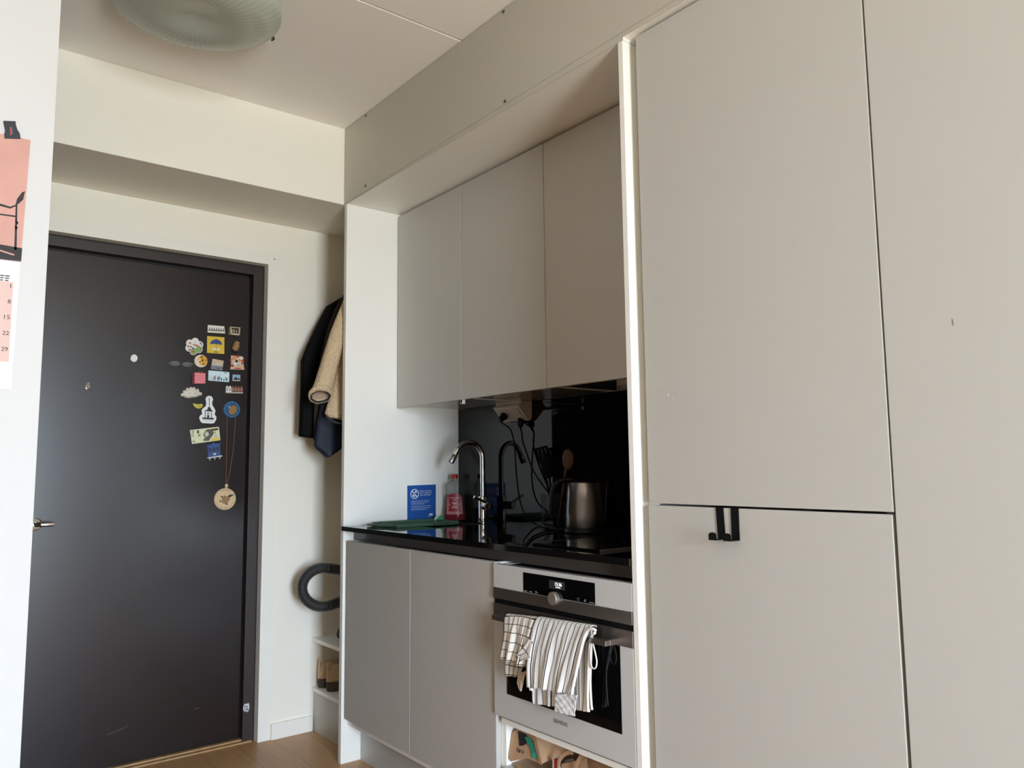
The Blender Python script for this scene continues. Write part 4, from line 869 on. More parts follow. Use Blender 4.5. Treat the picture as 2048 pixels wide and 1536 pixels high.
def cord(name, label, plugpos, plugdir, pts):
    t = thing(name, label, 'cord', plugpos, 'black kettle and appliance cords')
    P = Vector(plugpos); D_ = Vector(plugdir).normalized()
    MB().tube([P, P + D_ * 0.008, P + D_ * 0.014, P + D_ * 0.030, P + D_ * 0.034], [0.0165, 0.0165, 0.014, 0.012, 0.008], 20).build('plug', BLACKP, t, smooth='auto')
    pp = [P + D_ * 0.020 + Vector((0, 0, -0.004)), P + D_ * 0.026 + Vector((0.002, 0, -0.014))] + [Vector(q) for q in pts]
    # smooth the path
    sm_ = []
    for i in range(len(pp) - 1):
        p0, p1, p2, p3 = pp[max(i - 1, 0)], pp[i], pp[i + 1], pp[min(i + 2, len(pp) - 1)]
        for k in range(8):
            s = k / 8; sm_.append(0.5 * ((2 * p1) + (p2 - p0) * s + (2 * p0 - 5 * p1 + 4 * p2 - p3) * s * s + (3 * p1 - p0 - 3 * p2 + p3) * s ** 3))
    sm_.append(pp[-1])
    R_ = [0.0075 - 0.0042 * min(1, i / 9) for i in range(len(sm_))]
    MB().tube(sm_, R_, 8).build('cable', CORDM, t, smooth=True)
def hz(px, z):
    d = ray(px); d *= (z - EYE.z) / d.z; return Vector((d.x, d.y, z))
def H(px, x): y, z = hx(px, x); return (x, y, z)
pc = SF(2.617, 0.040, 0.003)
cord('power_cord', 'black cord from the plug on the face of the socket box down to the kettle', pc, snor,
     [H((1020, 858), 2.02), H((1027, 880), 2.028), H((1030, 905), 2.035), H((1033, 950), 2.042), H((1037, 985), 2.042), H((1042, 1010), 2.035), H((1052, 1032), 2.02), hz((1075, 1050), WT + 0.0045), hz((1105, 1057), WT + 0.0045), hz((1128, 1060), WT + 0.0045)])
pc2 = Vector((2.060, 2.535, 1.388))
cord('power_cord', 'black cord from under the socket box, running down behind the kettle handle', pc2, (-0.35, 0, -1),
     [H((1043.5, 866), 2.05), H((1046, 885), 2.055), H((1053, 905), 2.06), H((1066, 940), 2.062), H((1084, 968), 2.070), H((1099, 986), 2.076), (2.077, 2.26, 1.03), (2.066, 2.19, 0.965), (2.03, 2.175, WT + 0.0045), hz((1122, 1061), WT + 0.0045) + Vector((-0.004, 0.004, 0)), hz((1095, 1063), WT + 0.0045), hz((1068, 1072), WT + 0.0045), hz((1052, 1087), WT + 0.0045), hz((1043, 1084), WT + 0.0045)])

# ------------------------------------------------------------------ kettle, utensil jar, hob
KC = Vector((1.983, 2.083, WT)); kl = Vector((-CR.x, -CR.y, 0)).normalized()
kt = thing('kettle', 'brushed steel electric kettle with black handle on the worktop', 'kettle', tuple(KC))
MB().lathe([(0.0, 0.0005), (0.074, 0.0005), (0.077, 0.004), (0.075, 0.015), (0.070, 0.0185)], KC, 48).build('base', BLACKP, kt, smooth='auto')
MB().lathe([(0.070, 0.0186), (0.0715, 0.022), (0.0700, 0.06), (0.0660, 0.12), (0.0615, 0.176), (0.058, 0.181)], KC, 56).build('body', STEEL, kt, smooth='auto')
MB().lathe([(0.060, 0.1765), (0.0595, 0.184), (0.050, 0.190), (0.02, 0.194), (0.0, 0.195)], KC, 48).build('lid', BLACKP, kt, smooth='auto')
def KP(s, z, r=0.0): return KC + kl * s + Vector((0, 0, z))
hpth = [KP(0.040, 0.188), KP(0.068, 0.190), KP(0.092, 0.184), KP(0.108, 0.168), KP(0.116, 0.145), KP(0.120, 0.115), KP(0.122, 0.085), KP(0.123, 0.066)]
kside = Vector((-kl.y, kl.x, 0))
rg = []
for i, P in enumerate(hpth):
    t_ = (hpth[min(i + 1, 7)] - hpth[max(i - 1, 0)]).normalized(); q = t_.cross(kside).normalized()
    th = 0.0105 if i < 7 else 0.0075
    rg.append([P + kside * 0.015 * math.cos(a) + q * th * math.sin(a) for a in [k * math.pi / 8 for k in range(16)]])
MB().rings(rg).build('handle', BLACKP, kt, smooth='auto')
sp_r = []
for s, z, w_ in ((-0.050, 0.145, 0.02), (-0.066, 0.150, 0.022), (-0.082, 0.176, 0.014), (-0.088, 0.184, 0.010)):
    sp_r.append([KP(s, z) + kside * w_ * math.cos(a) + Vector((0, 0, 1)) * 0.010 * math.sin(a) for a in [k * math.pi / 6 for k in range(12)]])
MB().rings(sp_r).build('spout', BLACKP, kt, smooth=True)
MB().prism(lambda u, v, d: KC + kl * (0.0665 + d - (v - 0.02) * 0.055) + kside * u + Vector((0, 0, v)), [(-0.010, 0.024), (0.010, 0.024), (0.010, 0.178), (-0.010, 0.178)], 0.0, 0.006).build('water_gauge', BLACKP, kt, bevel=0.001)

JC = Vector((2.018, 2.300, WT))
glass = thin_clear('jar_glass', (60, 62, 60), 0.06, 0.05)
jr = thing('utensil_jar', 'clear glass jar of cooking utensils behind the kettle', 'jar', tuple(JC))
MB().lathe([(0.0, 0.0005), (0.042, 0.0005), (0.044, 0.003), (0.046, 0.13), (0.0475, 0.133), (0.0445, 0.133), (0.0425, 0.010), (0.0, 0.010)], JC, 48, cap=False).build('jar_glass', glass, jr, smooth='auto')
def Z3(x, y): return (1040 + x / 6.146, 870 + y / 6.146)
UT = mat('black_nylon', (7, 7, 8), 0.7, spec=0.05)
def utensil(name, label, blade, x, foot, m_, thick=0.004, group='utensils in the glass jar', rad=0.0042, neck=None, holes=()):
    pts = [hx(Z3(*q), x) for q in blade]; c = cen(pts)
    t = thing(name, label, 'utensil', (x, c[0], c[1]), group)
    if holes:
        # a slotted head: bars with gaps between them
        for q in holes: MB().prism(FX(x), [hx(Z3(*w_), x) for w_ in q], 0, thick).build('head_bar', m_, t)
    else:
        rgs = []
        for s_, d_ in ((0.55, -thick), (0.85, -thick * 0.7), (1.0, 0), (0.85, thick * 0.8), (0.5, thick * 1.1)):
            rgs.append([Vector((x - d_, c[0] + (a - c[0]) * s_, c[1] + (b_ - c[1]) * s_)) for a, b_ in pts])
        MB().rings(rgs).build('head', m_, t, smooth=True)
    n_ = hx(Z3(*neck), x)
    MB().tube([Vector((x, *n_)), (Vector((x, *n_)) + Vector(foot)) / 2, Vector(foot)], [rad, rad, rad], 12).build('handle', m_, t, smooth='auto')
bars = [[(183, 168), (335, 127), (343, 152), (193, 190)], [(190, 185), (215, 180), (252, 300), (240, 335)], [(228, 178), (258, 170), (280, 270), (262, 315)], [(274, 170), (300, 162), (330, 250), (290, 280)], [(318, 158), (343, 150), (366, 238), (335, 252)], [(240, 330), (262, 312), (290, 278), (335, 250), (366, 236), (350, 300), (300, 360), (265, 380)]]
utensil('spatula', 'black slotted spatula leaning highest from the glass jar', [(183, 168), (335, 127), (366, 238), (240, 340)], 2.052, (2.040, 2.312, WT + 0.012), UT, 0.003, neck=(285, 350), holes=bars)
utensil('ladle', 'round-headed black serving spoon in the glass jar', [(350 + 92 * math.cos(a) * (1 - 0.12 * math.sin(a)), 385 + 150 * math.sin(a)) for a in [i * math.pi / 10 for i in range(20)]], 2.020, (2.020, 2.290, WT + 0.012), UT, 0.007, neck=(362, 520))
utensil('wooden_spoon', 'wooden spoon standing in the glass jar behind the kettle', [(590 + 72 * math.cos(a), 300 + 135 * math.sin(a)) for a in [i * math.pi / 10 for i in range(20)]], 2.035, (2.030, 2.283, WT + 0.012), mat('spoon_wood', (88, 46, 18), 0.55, noise=(40, 0.15)), 0.005, neck=(565, 420), rad=0.0052)

hb_ = thing('hob', 'narrow black glass hob set in the worktop next to the tall cabinet', 'hob', (1.80, 1.72, WT))
MB().box(1.552, 2.062, 1.5745, 1.864, WT + 0.0002, WT + 0.006).build('glass_top', BLACKGLASS, hb_, bevel=0.0008)
MB().box(1.550, 2.064, 1.572, 1.574, WT + 0.0002, WT + 0.0068).build('edge_trim', STEEL, hb_)
MB().box(1.550, 2.064, 1.8645, 1.8665, WT + 0.0002, WT + 0.0068).build('edge_trim', STEEL, hb_)
for xx, rr in ((1.70, 0.075), (1.92, 0.09)):
    MB().rings([[Vector((xx + r * math.cos(a), 1.719 + r * math.sin(a), WT + 0.0062)) for a in [i * math.pi / 24 for i in range(48)]] for r in (rr, rr - 0.0012)], cap=False).build('zone_ring', mat('hob_print', (70, 70, 70), 0.4), hb_)

# ------------------------------------------------------------------ tea towels on the oven handle
def Z5(x, y): return (990 + x / 6.677, 1210 + y / 6.677)
def clothmat(name, base, line, nu, wu, nv=0, wv=0.06):
    mt = mat(name, base, 0.9, spec=0.1, bump=(900, 0.25)); n = mt.node_tree; b = n.nodes['Principled BSDF']
    uvn = n.nodes.new('ShaderNodeUVMap'); s = n.nodes.new('ShaderNodeSeparateXYZ'); n.links.new(uvn.outputs[0], s.inputs[0])
    def stripe(sock, k, w_):
        mu = n.nodes.new('ShaderNodeMath'); mu.operation = 'MULTIPLY'; mu.inputs[1].default_value = k; n.links.new(sock, mu.inputs[0])
        fr = n.nodes.new('ShaderNodeMath'); fr.operation = 'FRACT'; n.links.new(mu.outputs[0], fr.inputs[0])
        lt = n.nodes.new('ShaderNodeMath'); lt.operation = 'LESS_THAN'; lt.inputs[1].default_value = w_; n.links.new(fr.outputs[0], lt.inputs[0]); return lt.outputs[0]
    m_ = stripe(s.outputs[0], nu, wu)
    if nv:
        a = stripe(s.outputs[1], nv, wv); mm = n.nodes.new('ShaderNodeMath'); mm.operation = 'MAXIMUM'; n.links.new(m_, mm.inputs[0]); n.links.new(a, mm.inputs[1]); m_ = mm.outputs[0]
    mx = n.nodes.new('ShaderNodeMixRGB'); mx.inputs[1].default_value = (*lin(base), 1); mx.inputs[2].default_value = (*lin(line), 1)
    n.links.new(m_, mx.inputs[0]); n.links.new(mx.outputs[0], b.inputs['Base Color']); return mt
def lerp(a, b_, t): return a + (b_ - a) * t
def pl_at(poly, t):
    n_ = len(poly) - 1; f = min(n_ - 1e-6, max(0, t * n_)); i = int(f); s = f - i
    return (lerp(poly[i][0], poly[i + 1][0], s), lerp(poly[i][1], poly[i + 1][1], s))
def sheet(left, right, xp, amp, waves, ph, nu=56, nv=40, us=1.0, vs=1.0, taper=0.0, sag=0.0):
    """hanging cloth between two edges given on the plane x=xp; v runs top to bottom"""
    def fn(u, v):
        a = pl_at(left, v); c_ = pl_at(right, v)
        P = (lerp(a[0], c_[0], u), lerp(a[1], c_[1], u) + sag * math.sin(math.pi * u) * (1 - v))
        y, z = hx(P, xp)
        f = amp * (v ** 0.55) * (math.sin(waves * math.pi * u + ph + 1.3 * v) + 0.45 * math.sin(waves * 2.3 * math.pi * u + ph * 2 - 2 * v))
        return Vector((xp - abs(f) * 0.9 - f * 0.25 - taper * v, y + 0.0012 * math.sin(9 * v + 12 * u), z))
    return MB().grid(fn, nu, nv, us, vs)
def bridge(l0, r0, xf, xb, ztop, nu=56):
    """the strip of cloth passing over the bar"""
    def fn(u, v):
        y, z = hx((lerp(l0[0], r0[0], u), lerp(l0[1], r0[1], u)), xf)
        a = math.pi * v
        return Vector(((xf + xb) / 2 - (xb - xf) / 2 * math.cos(a), y, z + 0.006 * math.sin(a)))
    return MB().grid(fn, nu, 6, 1.0, 0.12)
STR = clothmat('striped_linen', (234, 233, 230), (58, 56, 60), 12.4, 0.15)
CHK = clothmat('checked_linen', (228, 223, 214), (46, 44, 48), 6.3, 0.09, 5.2, 0.08)
HEM = mat('white_hem', (238, 236, 230), 0.9, bump=(700, 0.3))
tw = thing('tea_towel', 'striped black and white tea towel over the oven handle', 'towel', (1.46, 1.74, 0.745), 'tea towels on the oven handle')
fl = [Z5(548, 192), Z5(515, 300), Z5(470, 500), Z5(440, 800), Z5(440, 1090)]; fr_ = [Z5(1270, 312), Z5(1200, 520), Z5(1130, 800), Z5(1070, 1000), Z5(1015, 1185)]
sheet(fl, fr_, 1.447, 0.0075, 5.2, 0.4, sag=0.0).build('front_fall', STR, tw, smooth=True, solid=0.0016, fix=False)
bridge(fl[0], fr_[0], 1.447, 1.4715, 0).build('top_fold', STR, tw, smooth=True, solid=0.0016, fix=False)
bl_ = [Z5(548, 215), Z5(520, 700), Z5(512, 1100), Z5(515, 1312)]; br_ = [Z5(1300, 330), Z5(1280, 700), Z5(1280, 1100), Z5(1285, 1425)]
sheet(bl_, br_, 1.4785, 0.006, 6.0, 1.4).build('back_fall', STR, tw, smooth=True, solid=0.0016, fix=False)
def ztube(pts, x, r, m_, name, par, tg=1.0):
    P = [Vector((xx, *hx(Z5(*q), xx))) for q, xx in [(q, (x if not isinstance(x, (list, tuple)) else x[i])) for i, q in enumerate(pts)]]
    sm_ = []
    for i in range(len(P) - 1):
        p0, p1, p2, p3 = P[max(i - 1, 0)], P[i], P[i + 1], P[min(i + 2, len(P) - 1)]
        for k in range(6):
            s = k / 6; sm_.append(0.5 * ((2 * p1) + (p2 - p0) * s + (2 * p0 - 5 * p1 + 4 * p2 - p3) * s * s + (3 * p1 - p0 - 3 * p2 + p3) * s ** 3))
    sm_.append(P[-1])
    return MB().tube(sm_, r, 10).build(name, m_, par, smooth=True)
ztube([(1345, 345), (1300, 318), (1245, 335), (1195, 420), (1150, 600), (1105, 800), (1062, 1000), (1022, 1195)], 1.442, 0.0042, HEM, 'hem', tw)
ztube([(1240, 330), (1190, 440), (1135, 640), (1095, 830)], 1.4425, 0.0026, HEM, 'hem', tw)
ztube([(1335, 370), (1290, 420), (1265, 600), (1250, 900), (1240, 1200), (1245, 1425)], [1.452, 1.458, 1.466, 1.468, 1.468, 1.468], 0.0040, HEM, 'hem', tw)
ztube([(1300, 430), (1285, 700), (1272, 1000), (1285, 1300), (1296, 1400)], [1.460, 1.468, 1.470, 1.470, 1.470], 0.0032, HEM, 'hem', tw)
ztube([(1300, 470), (1330, 600), (1358, 740), (1352, 820), (1325, 850), (1290, 820), (1275, 700), (1280, 520)], 1.463, 0.0020, HEM, 'hanging_loop', tw)
ztube([(470, 1120), (500, 1130)], 1.445, 0.0045, HEM, 'hem', tw)
def crinkle(u, v):
    a = (lerp(800, 1100, u), lerp(1180, 1205, u)); c_ = (lerp(790, 1062, u), lerp(1420, 1490, u))
    P = Z5(lerp(a[0], c_[0], v), lerp(a[1], c_[1], v)); y, z = hx(P, 1.463)
    return Vector((1.463 - 0.0016 * math.sin(9 * u + 5 * v) * math.sin(8 * v + 3 * u) - 0.0008 * math.sin(23 * u - 19 * v), y, z))
MB().grid(crinkle, 24, 20).build('care_label', mat('care_label_white', (232, 232, 232), 0.55, noise=(140, 0.15), bump=(220, 0.8)), tw, smooth=True, solid=0.0008, fix=False)

tc_ = thing('tea_towel', 'checked cream and black tea towel over the oven handle', 'towel', (1.46, 1.92, 0.745), 'tea towels on the oven handle')
fl = [Z5(132, 152), Z5(125, 320), Z5(105, 520), Z5(78, 700)]; fr_ = [Z5(545, 196), Z5(500, 400), Z5(455, 620), Z5(420, 828)]
sheet(fl, fr_, 1.4485, 0.010, 4.4, 2.1, nu=40, nv=30, sag=-4.0).build('front_fall', CHK, tc_, smooth=True, solid=0.0016, fix=False)
bridge(fl[0], fr_[0], 1.4485, 1.4715, 0, 40).build('top_fold', CHK, tc_, smooth=True, solid=0.0016, fix=False)
bl_ = [Z5(160, 180), Z5(150, 600), Z5(148, 945)]; br_ = [Z5(545, 215), Z5(420, 700), Z5(335, 958)]
sheet(bl_, br_, 1.4785, 0.004, 3.0, 0.5, nu=30, nv=24, us=0.62).build('back_fall', CHK, tc_, smooth=True, solid=0.0016, fix=False)
sheet([Z5(470, 440), Z5(380, 560), Z5(282, 682)], [Z5(500, 500), Z5(470, 700), Z5(350, 752)], 1.4395, 0.003, 2.0, 0.3, nu=14, nv=14, us=0.36, vs=0.4).build('folded_corner', CHK, tc_, smooth=True, solid=0.0016, fix=False)
sheet([Z5(330, 900), Z5(300, 1030), Z5(345, 1150)], [Z5(430, 880), Z5(385, 1000), Z5(362, 1145)], 1.4725, 0.003, 3.0, 0.9, nu=14, nv=14).build('frayed_corner', mat('linen_plain', (206, 190, 170), 0.9, bump=(700, 0.3)), tc_, smooth=True, solid=0.0016, fix=False)

# ------------------------------------------------------------------ paper bags in the slot below the oven
KRAFT = mat('kraft_paper', (190, 152, 118), 0.75, noise=(25, 0.08), bump=(60, 0.25)); KRAFT2 = mat('kraft_paper_inside', (166, 130, 98), 0.8, noise=(25, 0.08))
def on_plane(x, y, pl, off=0.0):
    """point seen at (x, y) of the slot close-up on the plane X = a + b*(Z - .283) + c*(Y - y0)"""
    a, b_, c, y0 = pl; a -= off
    d = ray((960 + x / 5.39, 1400 + y / 5.39))
    t = (a + b_ * (EYE.z - 0.283) - c * y0) / (d.x - b_ * d.z - c * d.y)
    P = d * t; return Vector((P.x, P.y, max(P.z + EYE.z, 0.2836)))
def paper(pts, pl, m_, name, par, off=0.0, th=0.0014):
    P = [on_plane(x, y, pl, off) for x, y in pts]
    return MB().add(P, [list(range(len(P)))]).build(name, m_, par, solid=th, fix=False)
FRONT = (1.531, 0.20, 0.0, 0.0)
bA = thing('paper_bag', 'folded brown paper grocery bag at the slot end nearest the sink', 'bag', (1.54, 1.9, 0.283), 'paper bags below the oven')
fpn = paper([(350, 345), (410, 318), (520, 345), (590, 430), (655, 690), (520, 628), (330, 662), (308, 600)], FRONT, KRAFT, 'front_panel', bA)
paper([(410, 335), (435, 342), (505, 372), (500, 470), (470, 490), (425, 495)], FRONT, mat('bag_black_print', (26, 23, 23), 0.6), 'black_print', fpn, 0.0012)
lc = on_plane(432, 545, FRONT, 0.0012)
text('V\u00e5r a', lambda a, c, d: Vector((lc.x - d + c * 0.2, lc.y - a, lc.z + c + a * 0.10)), 0.036, INK, fpn, 'lettering')
sdp = (1.533, 0.20, -0.55, 1.872)
paper([(560, 365), (720, 405), (960, 500), (1000, 560), (780, 635), (662, 690), (605, 420)], sdp, KRAFT, 'side_panel', bA)
paper([(415, 318), (560, 360), (606, 412), (670, 694), (648, 700), (578, 440), (520, 385)], FRONT, KRAFT2, 'folded_edge', bA, 0.0075)
flat = [(330, 664), (520, 632), (655, 702), (780, 646), (800, 760), (420, 760)]
P = []
for x, y in flat:
    d = ray((960 + x / 5.39, 1400 + y / 5.39)); d *= (0.2855 - EYE.z) / d.z; P.append(Vector((d.x, d.y, 0.2855)))
MB().add(P, [list(range(len(P)))]).build('base_flap', KRAFT, bA, solid=0.0014, fix=False)
bT = thing('carton', 'turquoise carton tucked into the brown paper bag', 'carton', (1.55, 1.87, 0.33))
g1 = [(480, 400), (540, 388), (612, 560), (562, 575)]
b = MB(); f0 = [on_plane(x, y, FRONT, 0.0055) for x, y in g1]; f1 = [on_plane(x, y, FRONT, 0.0022) for x, y in g1]
b.add(f0 + f1, [(0, 1, 2, 3), (7, 6, 5, 4), (0, 4, 5, 1), (1, 5, 6, 2), (2, 6, 7, 3), (3, 7, 4, 0)])
b.build('face', mat('turquoise_card', (46, 138, 114), 0.45), bT)
paper([(562, 575), (612, 560), (622, 632), (560, 630)], FRONT, mat('turquoise_card_light', (66, 164, 138), 0.45), 'flap', bT, 0.0045, 0.001)
bR = thing('paper_packet', 'red and white packet between the brown paper bags', 'packet', (1.55, 1.77, 0.283))
paper([(783, 625), (850, 608), (880, 880), (785, 880)], (1.552, 0.1, 0, 0), mat('packet_white', (222, 216, 208), 0.6), 'card', bR)
paper([(800, 632), (836, 624), (860, 880), (808, 880)], (1.552, 0.1, 0, 0), mat('packet_red', (170, 38, 42), 0.55), 'red_band', bR, 0.0016)
bB = thing('paper_bag', 'brown paper carrier bag with twisted paper handles in the slot', 'bag', (1.57, 1.70, 0.283), 'paper bags below the oven')
BP = (1.562, 0.1, 0, 0)
paper([(880, 690), (1040, 655), (1150, 610), (1170, 900), (880, 900)], BP, KRAFT, 'front_panel', bB)
paper([(880, 680), (920, 610), (1000, 575), (1060, 590), (1140, 600), (1040, 655)], (1.580, 0.1, 0, 0), mat('bag_dark_inside', (96, 74, 56), 0.8), 'inside', bB)
paper([(900, 672), (930, 640), (1000, 628), (1035, 660), (905, 690)], (1.572, 0.1, 0, 0), mat('newsprint', (160, 150, 142), 0.8, noise=(220, 0.7)), 'printed_paper', bB)
def ribbon(pts, pl, wd, par):
    P = [on_plane(x, y, pl) for x, y in pts]; P = [Vector((q.x, q.y, max(q.z, 0.2875))) for q in P]; sm_ = []
    for i in range(len(P) - 1):
        p0, p1, p2, p3 = P[max(i - 1, 0)], P[i], P[i + 1], P[min(i + 2, len(P) - 1)]
        for k in range(5):
            s_ = k / 5; sm_.append(0.5 * ((2 * p1) + (p2 - p0) * s_ + (2 * p0 - 5 * p1 + 4 * p2 - p3) * s_ * s_ + (3 * p1 - p0 - 3 * p2 + p3) * s_ ** 3))
    sm_.append(P[-1]); rg = []
    for i, q in enumerate(sm_):
        t_ = (sm_[min(i + 1, len(sm_) - 1)] - sm_[max(i - 1, 0)]).normalized(); dp = Vector((1, 0, 0)); nn = t_.cross(dp).normalized()
        rg.append([q + dp * 0.001 + nn * wd, q + dp * 0.001 - nn * wd, q - dp * 0.001 - nn * wd, q - dp * 0.001 + nn * wd])
    return MB().rings(rg).build('handle', KRAFT, par)
ribbon([(850, 850), (846, 700), (862, 640), (905, 592), (955, 568), (1000, 566)], (1.5485, 0.1, 0, 0), 0.0052, bB)
ribbon([(1025, 850), (1036, 715), (1062, 650), (1090, 608), (1125, 592)], (1.5505, 0.1, 0, 0), 0.0052, bB)
bC = thing('paper_bag', 'plain brown paper bag at the slot end nearest the tall cabinet', 'bag', (1.59, 1.58, 0.283), 'paper bags below the oven')
paper([(1160, 628), (1320, 690), (1460, 750), (1500, 960), (1150, 960)], (1.585, 0.1, 0, 0), KRAFT, 'front_panel', bC)
paper([(1160, 627), (1460, 749), (1500, 745), (1230, 622)], (1.587, 0.1, 0, 0), KRAFT2, 'top_panel', bC)

# ------------------------------------------------------------------ coat niche: shoe unit, shoes, hose, coats
su = thing('shoe_shelf', 'low white shoe shelf unit in the recess beside the entrance', 'shelf', (1.8, 3.29, 0))
yA, yB = PO + 0.0015, DW - 0.0145
MB().box(1.582, 2.097, yA, DW - 0.001, 0.178, 0.194).build('shelf', WHITE, su, bevel=0.001)
MB().box(1.582, 2.097, yA, DW - 0.001, 0.398, 0.415).build('shelf', WHITE, su, bevel=0.001)
MB().box(1.592, 1.608, yA, DW - 0.001, 0, 0.1775).build('plinth', GREIGE, su)
MB().box(2.081, 2.097, yA, DW - 0.001, 0.1945, 0.3975).build('back_panel', WHITE, su)
SUEDE = mat('tan_suede', (196, 168, 134), 0.85, noise=(80, 0.1)); SOLE = mat('brown_rubber_sole', (74, 60, 52), 0.6)
for k, (hxx, yc) in enumerate(((1.594, 3.466), (1.598, 3.385))):
    t = thing('ankle_boot', ('tan ankle boot closest to the door wall, heel out, on the lower shelf', 'tan ankle boot closest to the kitchen panel, heel out, on the lower shelf')[k], 'boot', (hxx + 0.1, yc, 0.1945), 'pair of tan ankle boots')
    def fo(rows):
        R_ = []
        for z, xa, xb, hw_ in rows:
            ring = []
            for i in range(28):
                a = i * 2 * math.pi / 28; ca, sa = math.cos(a), math.sin(a)
                px_ = (xa + xb) / 2 + (xb - xa) / 2 * math.copysign(abs(ca) ** 0.95, ca); f = (px_ - xa) / (xb - xa)
                ring.append(Vector((hxx + px_, yc + hw_ * (0.86 + 0.3 * f * (1 - 0.35 * f)) * math.copysign(abs(sa) ** 0.9, sa), 0.1945 + z)))
            R_.append(ring)
        return R_
    MB().rings(fo([(0.0005, 0.004, 0.272, 0.036), (0.012, 0.0, 0.276, 0.038), (0.040, 0.002, 0.274, 0.038)])).build('sole', SOLE, t, smooth='auto')
    MB().rings(fo([(0.0405, 0.003, 0.262, 0.0365), (0.060, 0.003, 0.225, 0.036), (0.078, 0.006, 0.155, 0.035), (0.092, 0.010, 0.125, 0.034), (0.104, 0.013, 0.118, 0.034)])).build('upper', SUEDE, t, smooth=True)
    MB().tube([Vector((hxx + 0.006, yc, 0.1945 + z)) for z in (0.042, 0.075, 0.104)], [0.0065, 0.006, 0.005], 10).build('heel_strip', mat('pale_suede', (208, 184, 152), 0.85), t, smooth='auto')
    MB().tube([Vector((hxx + dx_, yc, 0.1945 + z)) for dx_, z in ((0.010, 0.098), (0.006, 0.114), (0.009, 0.124), (0.014, 0.126), (0.019, 0.120), (0.020, 0.103))], 0.0045, 10).build('pull_tab', mat('pale_suede', (208, 184, 152), 0.85), t, smooth=True)
t = thing('shoe', 'black shoe on the upper shelf of the shoe unit', 'shoe', (1.70, 3.27, 0.4155))
rows = []
for s, z0_, z1_, w_ in ((0.0, 0.012, 0.040, 0.010), (0.01, 0.006, 0.055, 0.026), (0.03, 0.002, 0.062, 0.034), (0.08, 0.0, 0.066, 0.038), (0.14, 0.0, 0.055, 0.040), (0.20, 0.001, 0.040, 0.036), (0.225, 0.006, 0.028, 0.015)):
    cx_, cy_ = lerp(1.652, 1.720, s / 0.225), lerp(3.372, 3.155, s / 0.225)
    rows.append([Vector((cx_ + w_ * math.cos(a) * 0.96, cy_ + w_ * math.cos(a) * 0.28, 0.416 + (z0_ + z1_) / 2 + (z1_ - z0_) / 2 * math.sin(a))) for a in [i * math.pi / 9 for i in range(18)]])
MB().rings(rows).build('upper', mat('black_leather', (8, 8, 8), 0.5, spec=0.2), t, smooth=True)

# ribbed vacuum hose
hs = []
LC = (1.556, 0.664)
for k in range(241):
    a = math.radians(78 + k * 205 / 240)
    hs.append(Vector((LC[0] + 0.094 * math.cos(a), 3.33 + 0.03 * math.sin(a * 0.7), LC[1] + 0.083 * math.sin(a))))
end = hs[-1]; beg = hs[0]
tail = [beg + Vector((0.515 * (1 - s), -0.045 * (1 - s) ** 2, -0.107 * (1 - s))) for s in [i / 240 for i in range(240)]]
tail2 = [end + Vector((0.515 * s, 0.05 * s * s, 0.116 * s)) for s in [i / 240 for i in range(1, 241)]]
hs = tail + hs + tail2
t = thing('vacuum_hose', 'looped grey ribbed vacuum hose above the shoe shelves', 'hose', (1.556, 3.33, 0.66))
L_ = 0; R_ = []
fine = []
for i in range(len(hs) - 1):
    for s in (0.0, 0.5): fine.append(hs[i].lerp(hs[i + 1], s))
for i, P in enumerate(fine):
    if i: L_ += (P - fine[i - 1]).length
    R_.append(0.0225 + 0.0022 * math.sin(2 * math.pi * L_ / 0.0082))
MB().tube(fine, R_, 18).build('ribbed_tube', mat('dark_grey_hose', (58, 57, 57), 0.35), t, smooth=True)
MB().tube([tail[0], Vector((2.0985, tail[0].y, tail[0].z))], [0.026, 0.024], 18).build('cuff', BLACKP, t, smooth='auto')

def coat(name, label, rows, y, thick, m_, n=26, pow_=0.85, part='body'):
    """garment hanging across the recess: rows of (left px, right px or x) from shoulder to hem on plane y"""
    P = [(hy(a, y), hy(b_, y)) for a, b_ in rows]
    return P
def garment(par, rows, y, ty, m_, part, wob=0.004, seed=0, cap=True, tilt=0.0):
    rr_ = random.Random(seed); R_ = []
    NR = 6
    for i in range(len(rows) - 1):
        for k in range(NR if i < len(rows) - 2 else NR + 1):
            s = k / NR
            (a0, b0), (a1, b1) = rows[i], rows[i + 1]
            A = hy((lerp(a0[0], a1[0], s), lerp(a0[1], a1[1], s)), y); B = hy((lerp(b0[0], b1[0], s), lerp(b0[1], b1[1], s)), y)
            v = (i + s) / (len(rows) - 1); cx_, cz_ = (A[0] + B[0]) / 2, (A[1] + B[1]) / 2; hx_, hz_ = (B[0] - A[0]) / 2, (B[1] - A[1]) / 2
            ring = []
            for q in range(36):
                an = q * 2 * math.pi / 36; ca, sa = math.cos(an), math.sin(an)
                e_ = 1 + wob / 0.03 * math.sin(3 * an + seed + 4 * v) * 0.6 + wob / 0.03 * 0.4 * math.sin(7 * an + 9 * v)
                dy_ = ty * (0.75 + 0.25 * v) * sa * e_
                ring.append(Vector((cx_ - hx_ * ca, y + dy_, cz_ - hz_ * ca - tilt * dy_ * max(0, (v - 0.72) / 0.28))))
            R_.append(ring)
    LAST[:] = R_[-1]
    return MB().rings(R_, cap=cap).build(part, m_, par, smooth=True)
LAST = []
JBLK = mat('black_jacket_cloth', (8, 8, 9), 0.7, spec=0.12, bump=(120, 0.2)); JBR = mat('dark_brown_cloth', (46, 36, 28), 0.8, bump=(120, 0.2))
NAVY = mat('navy_jacket_cloth', (19, 24, 42), 0.6, spec=0.3, bump=(90, 0.15))
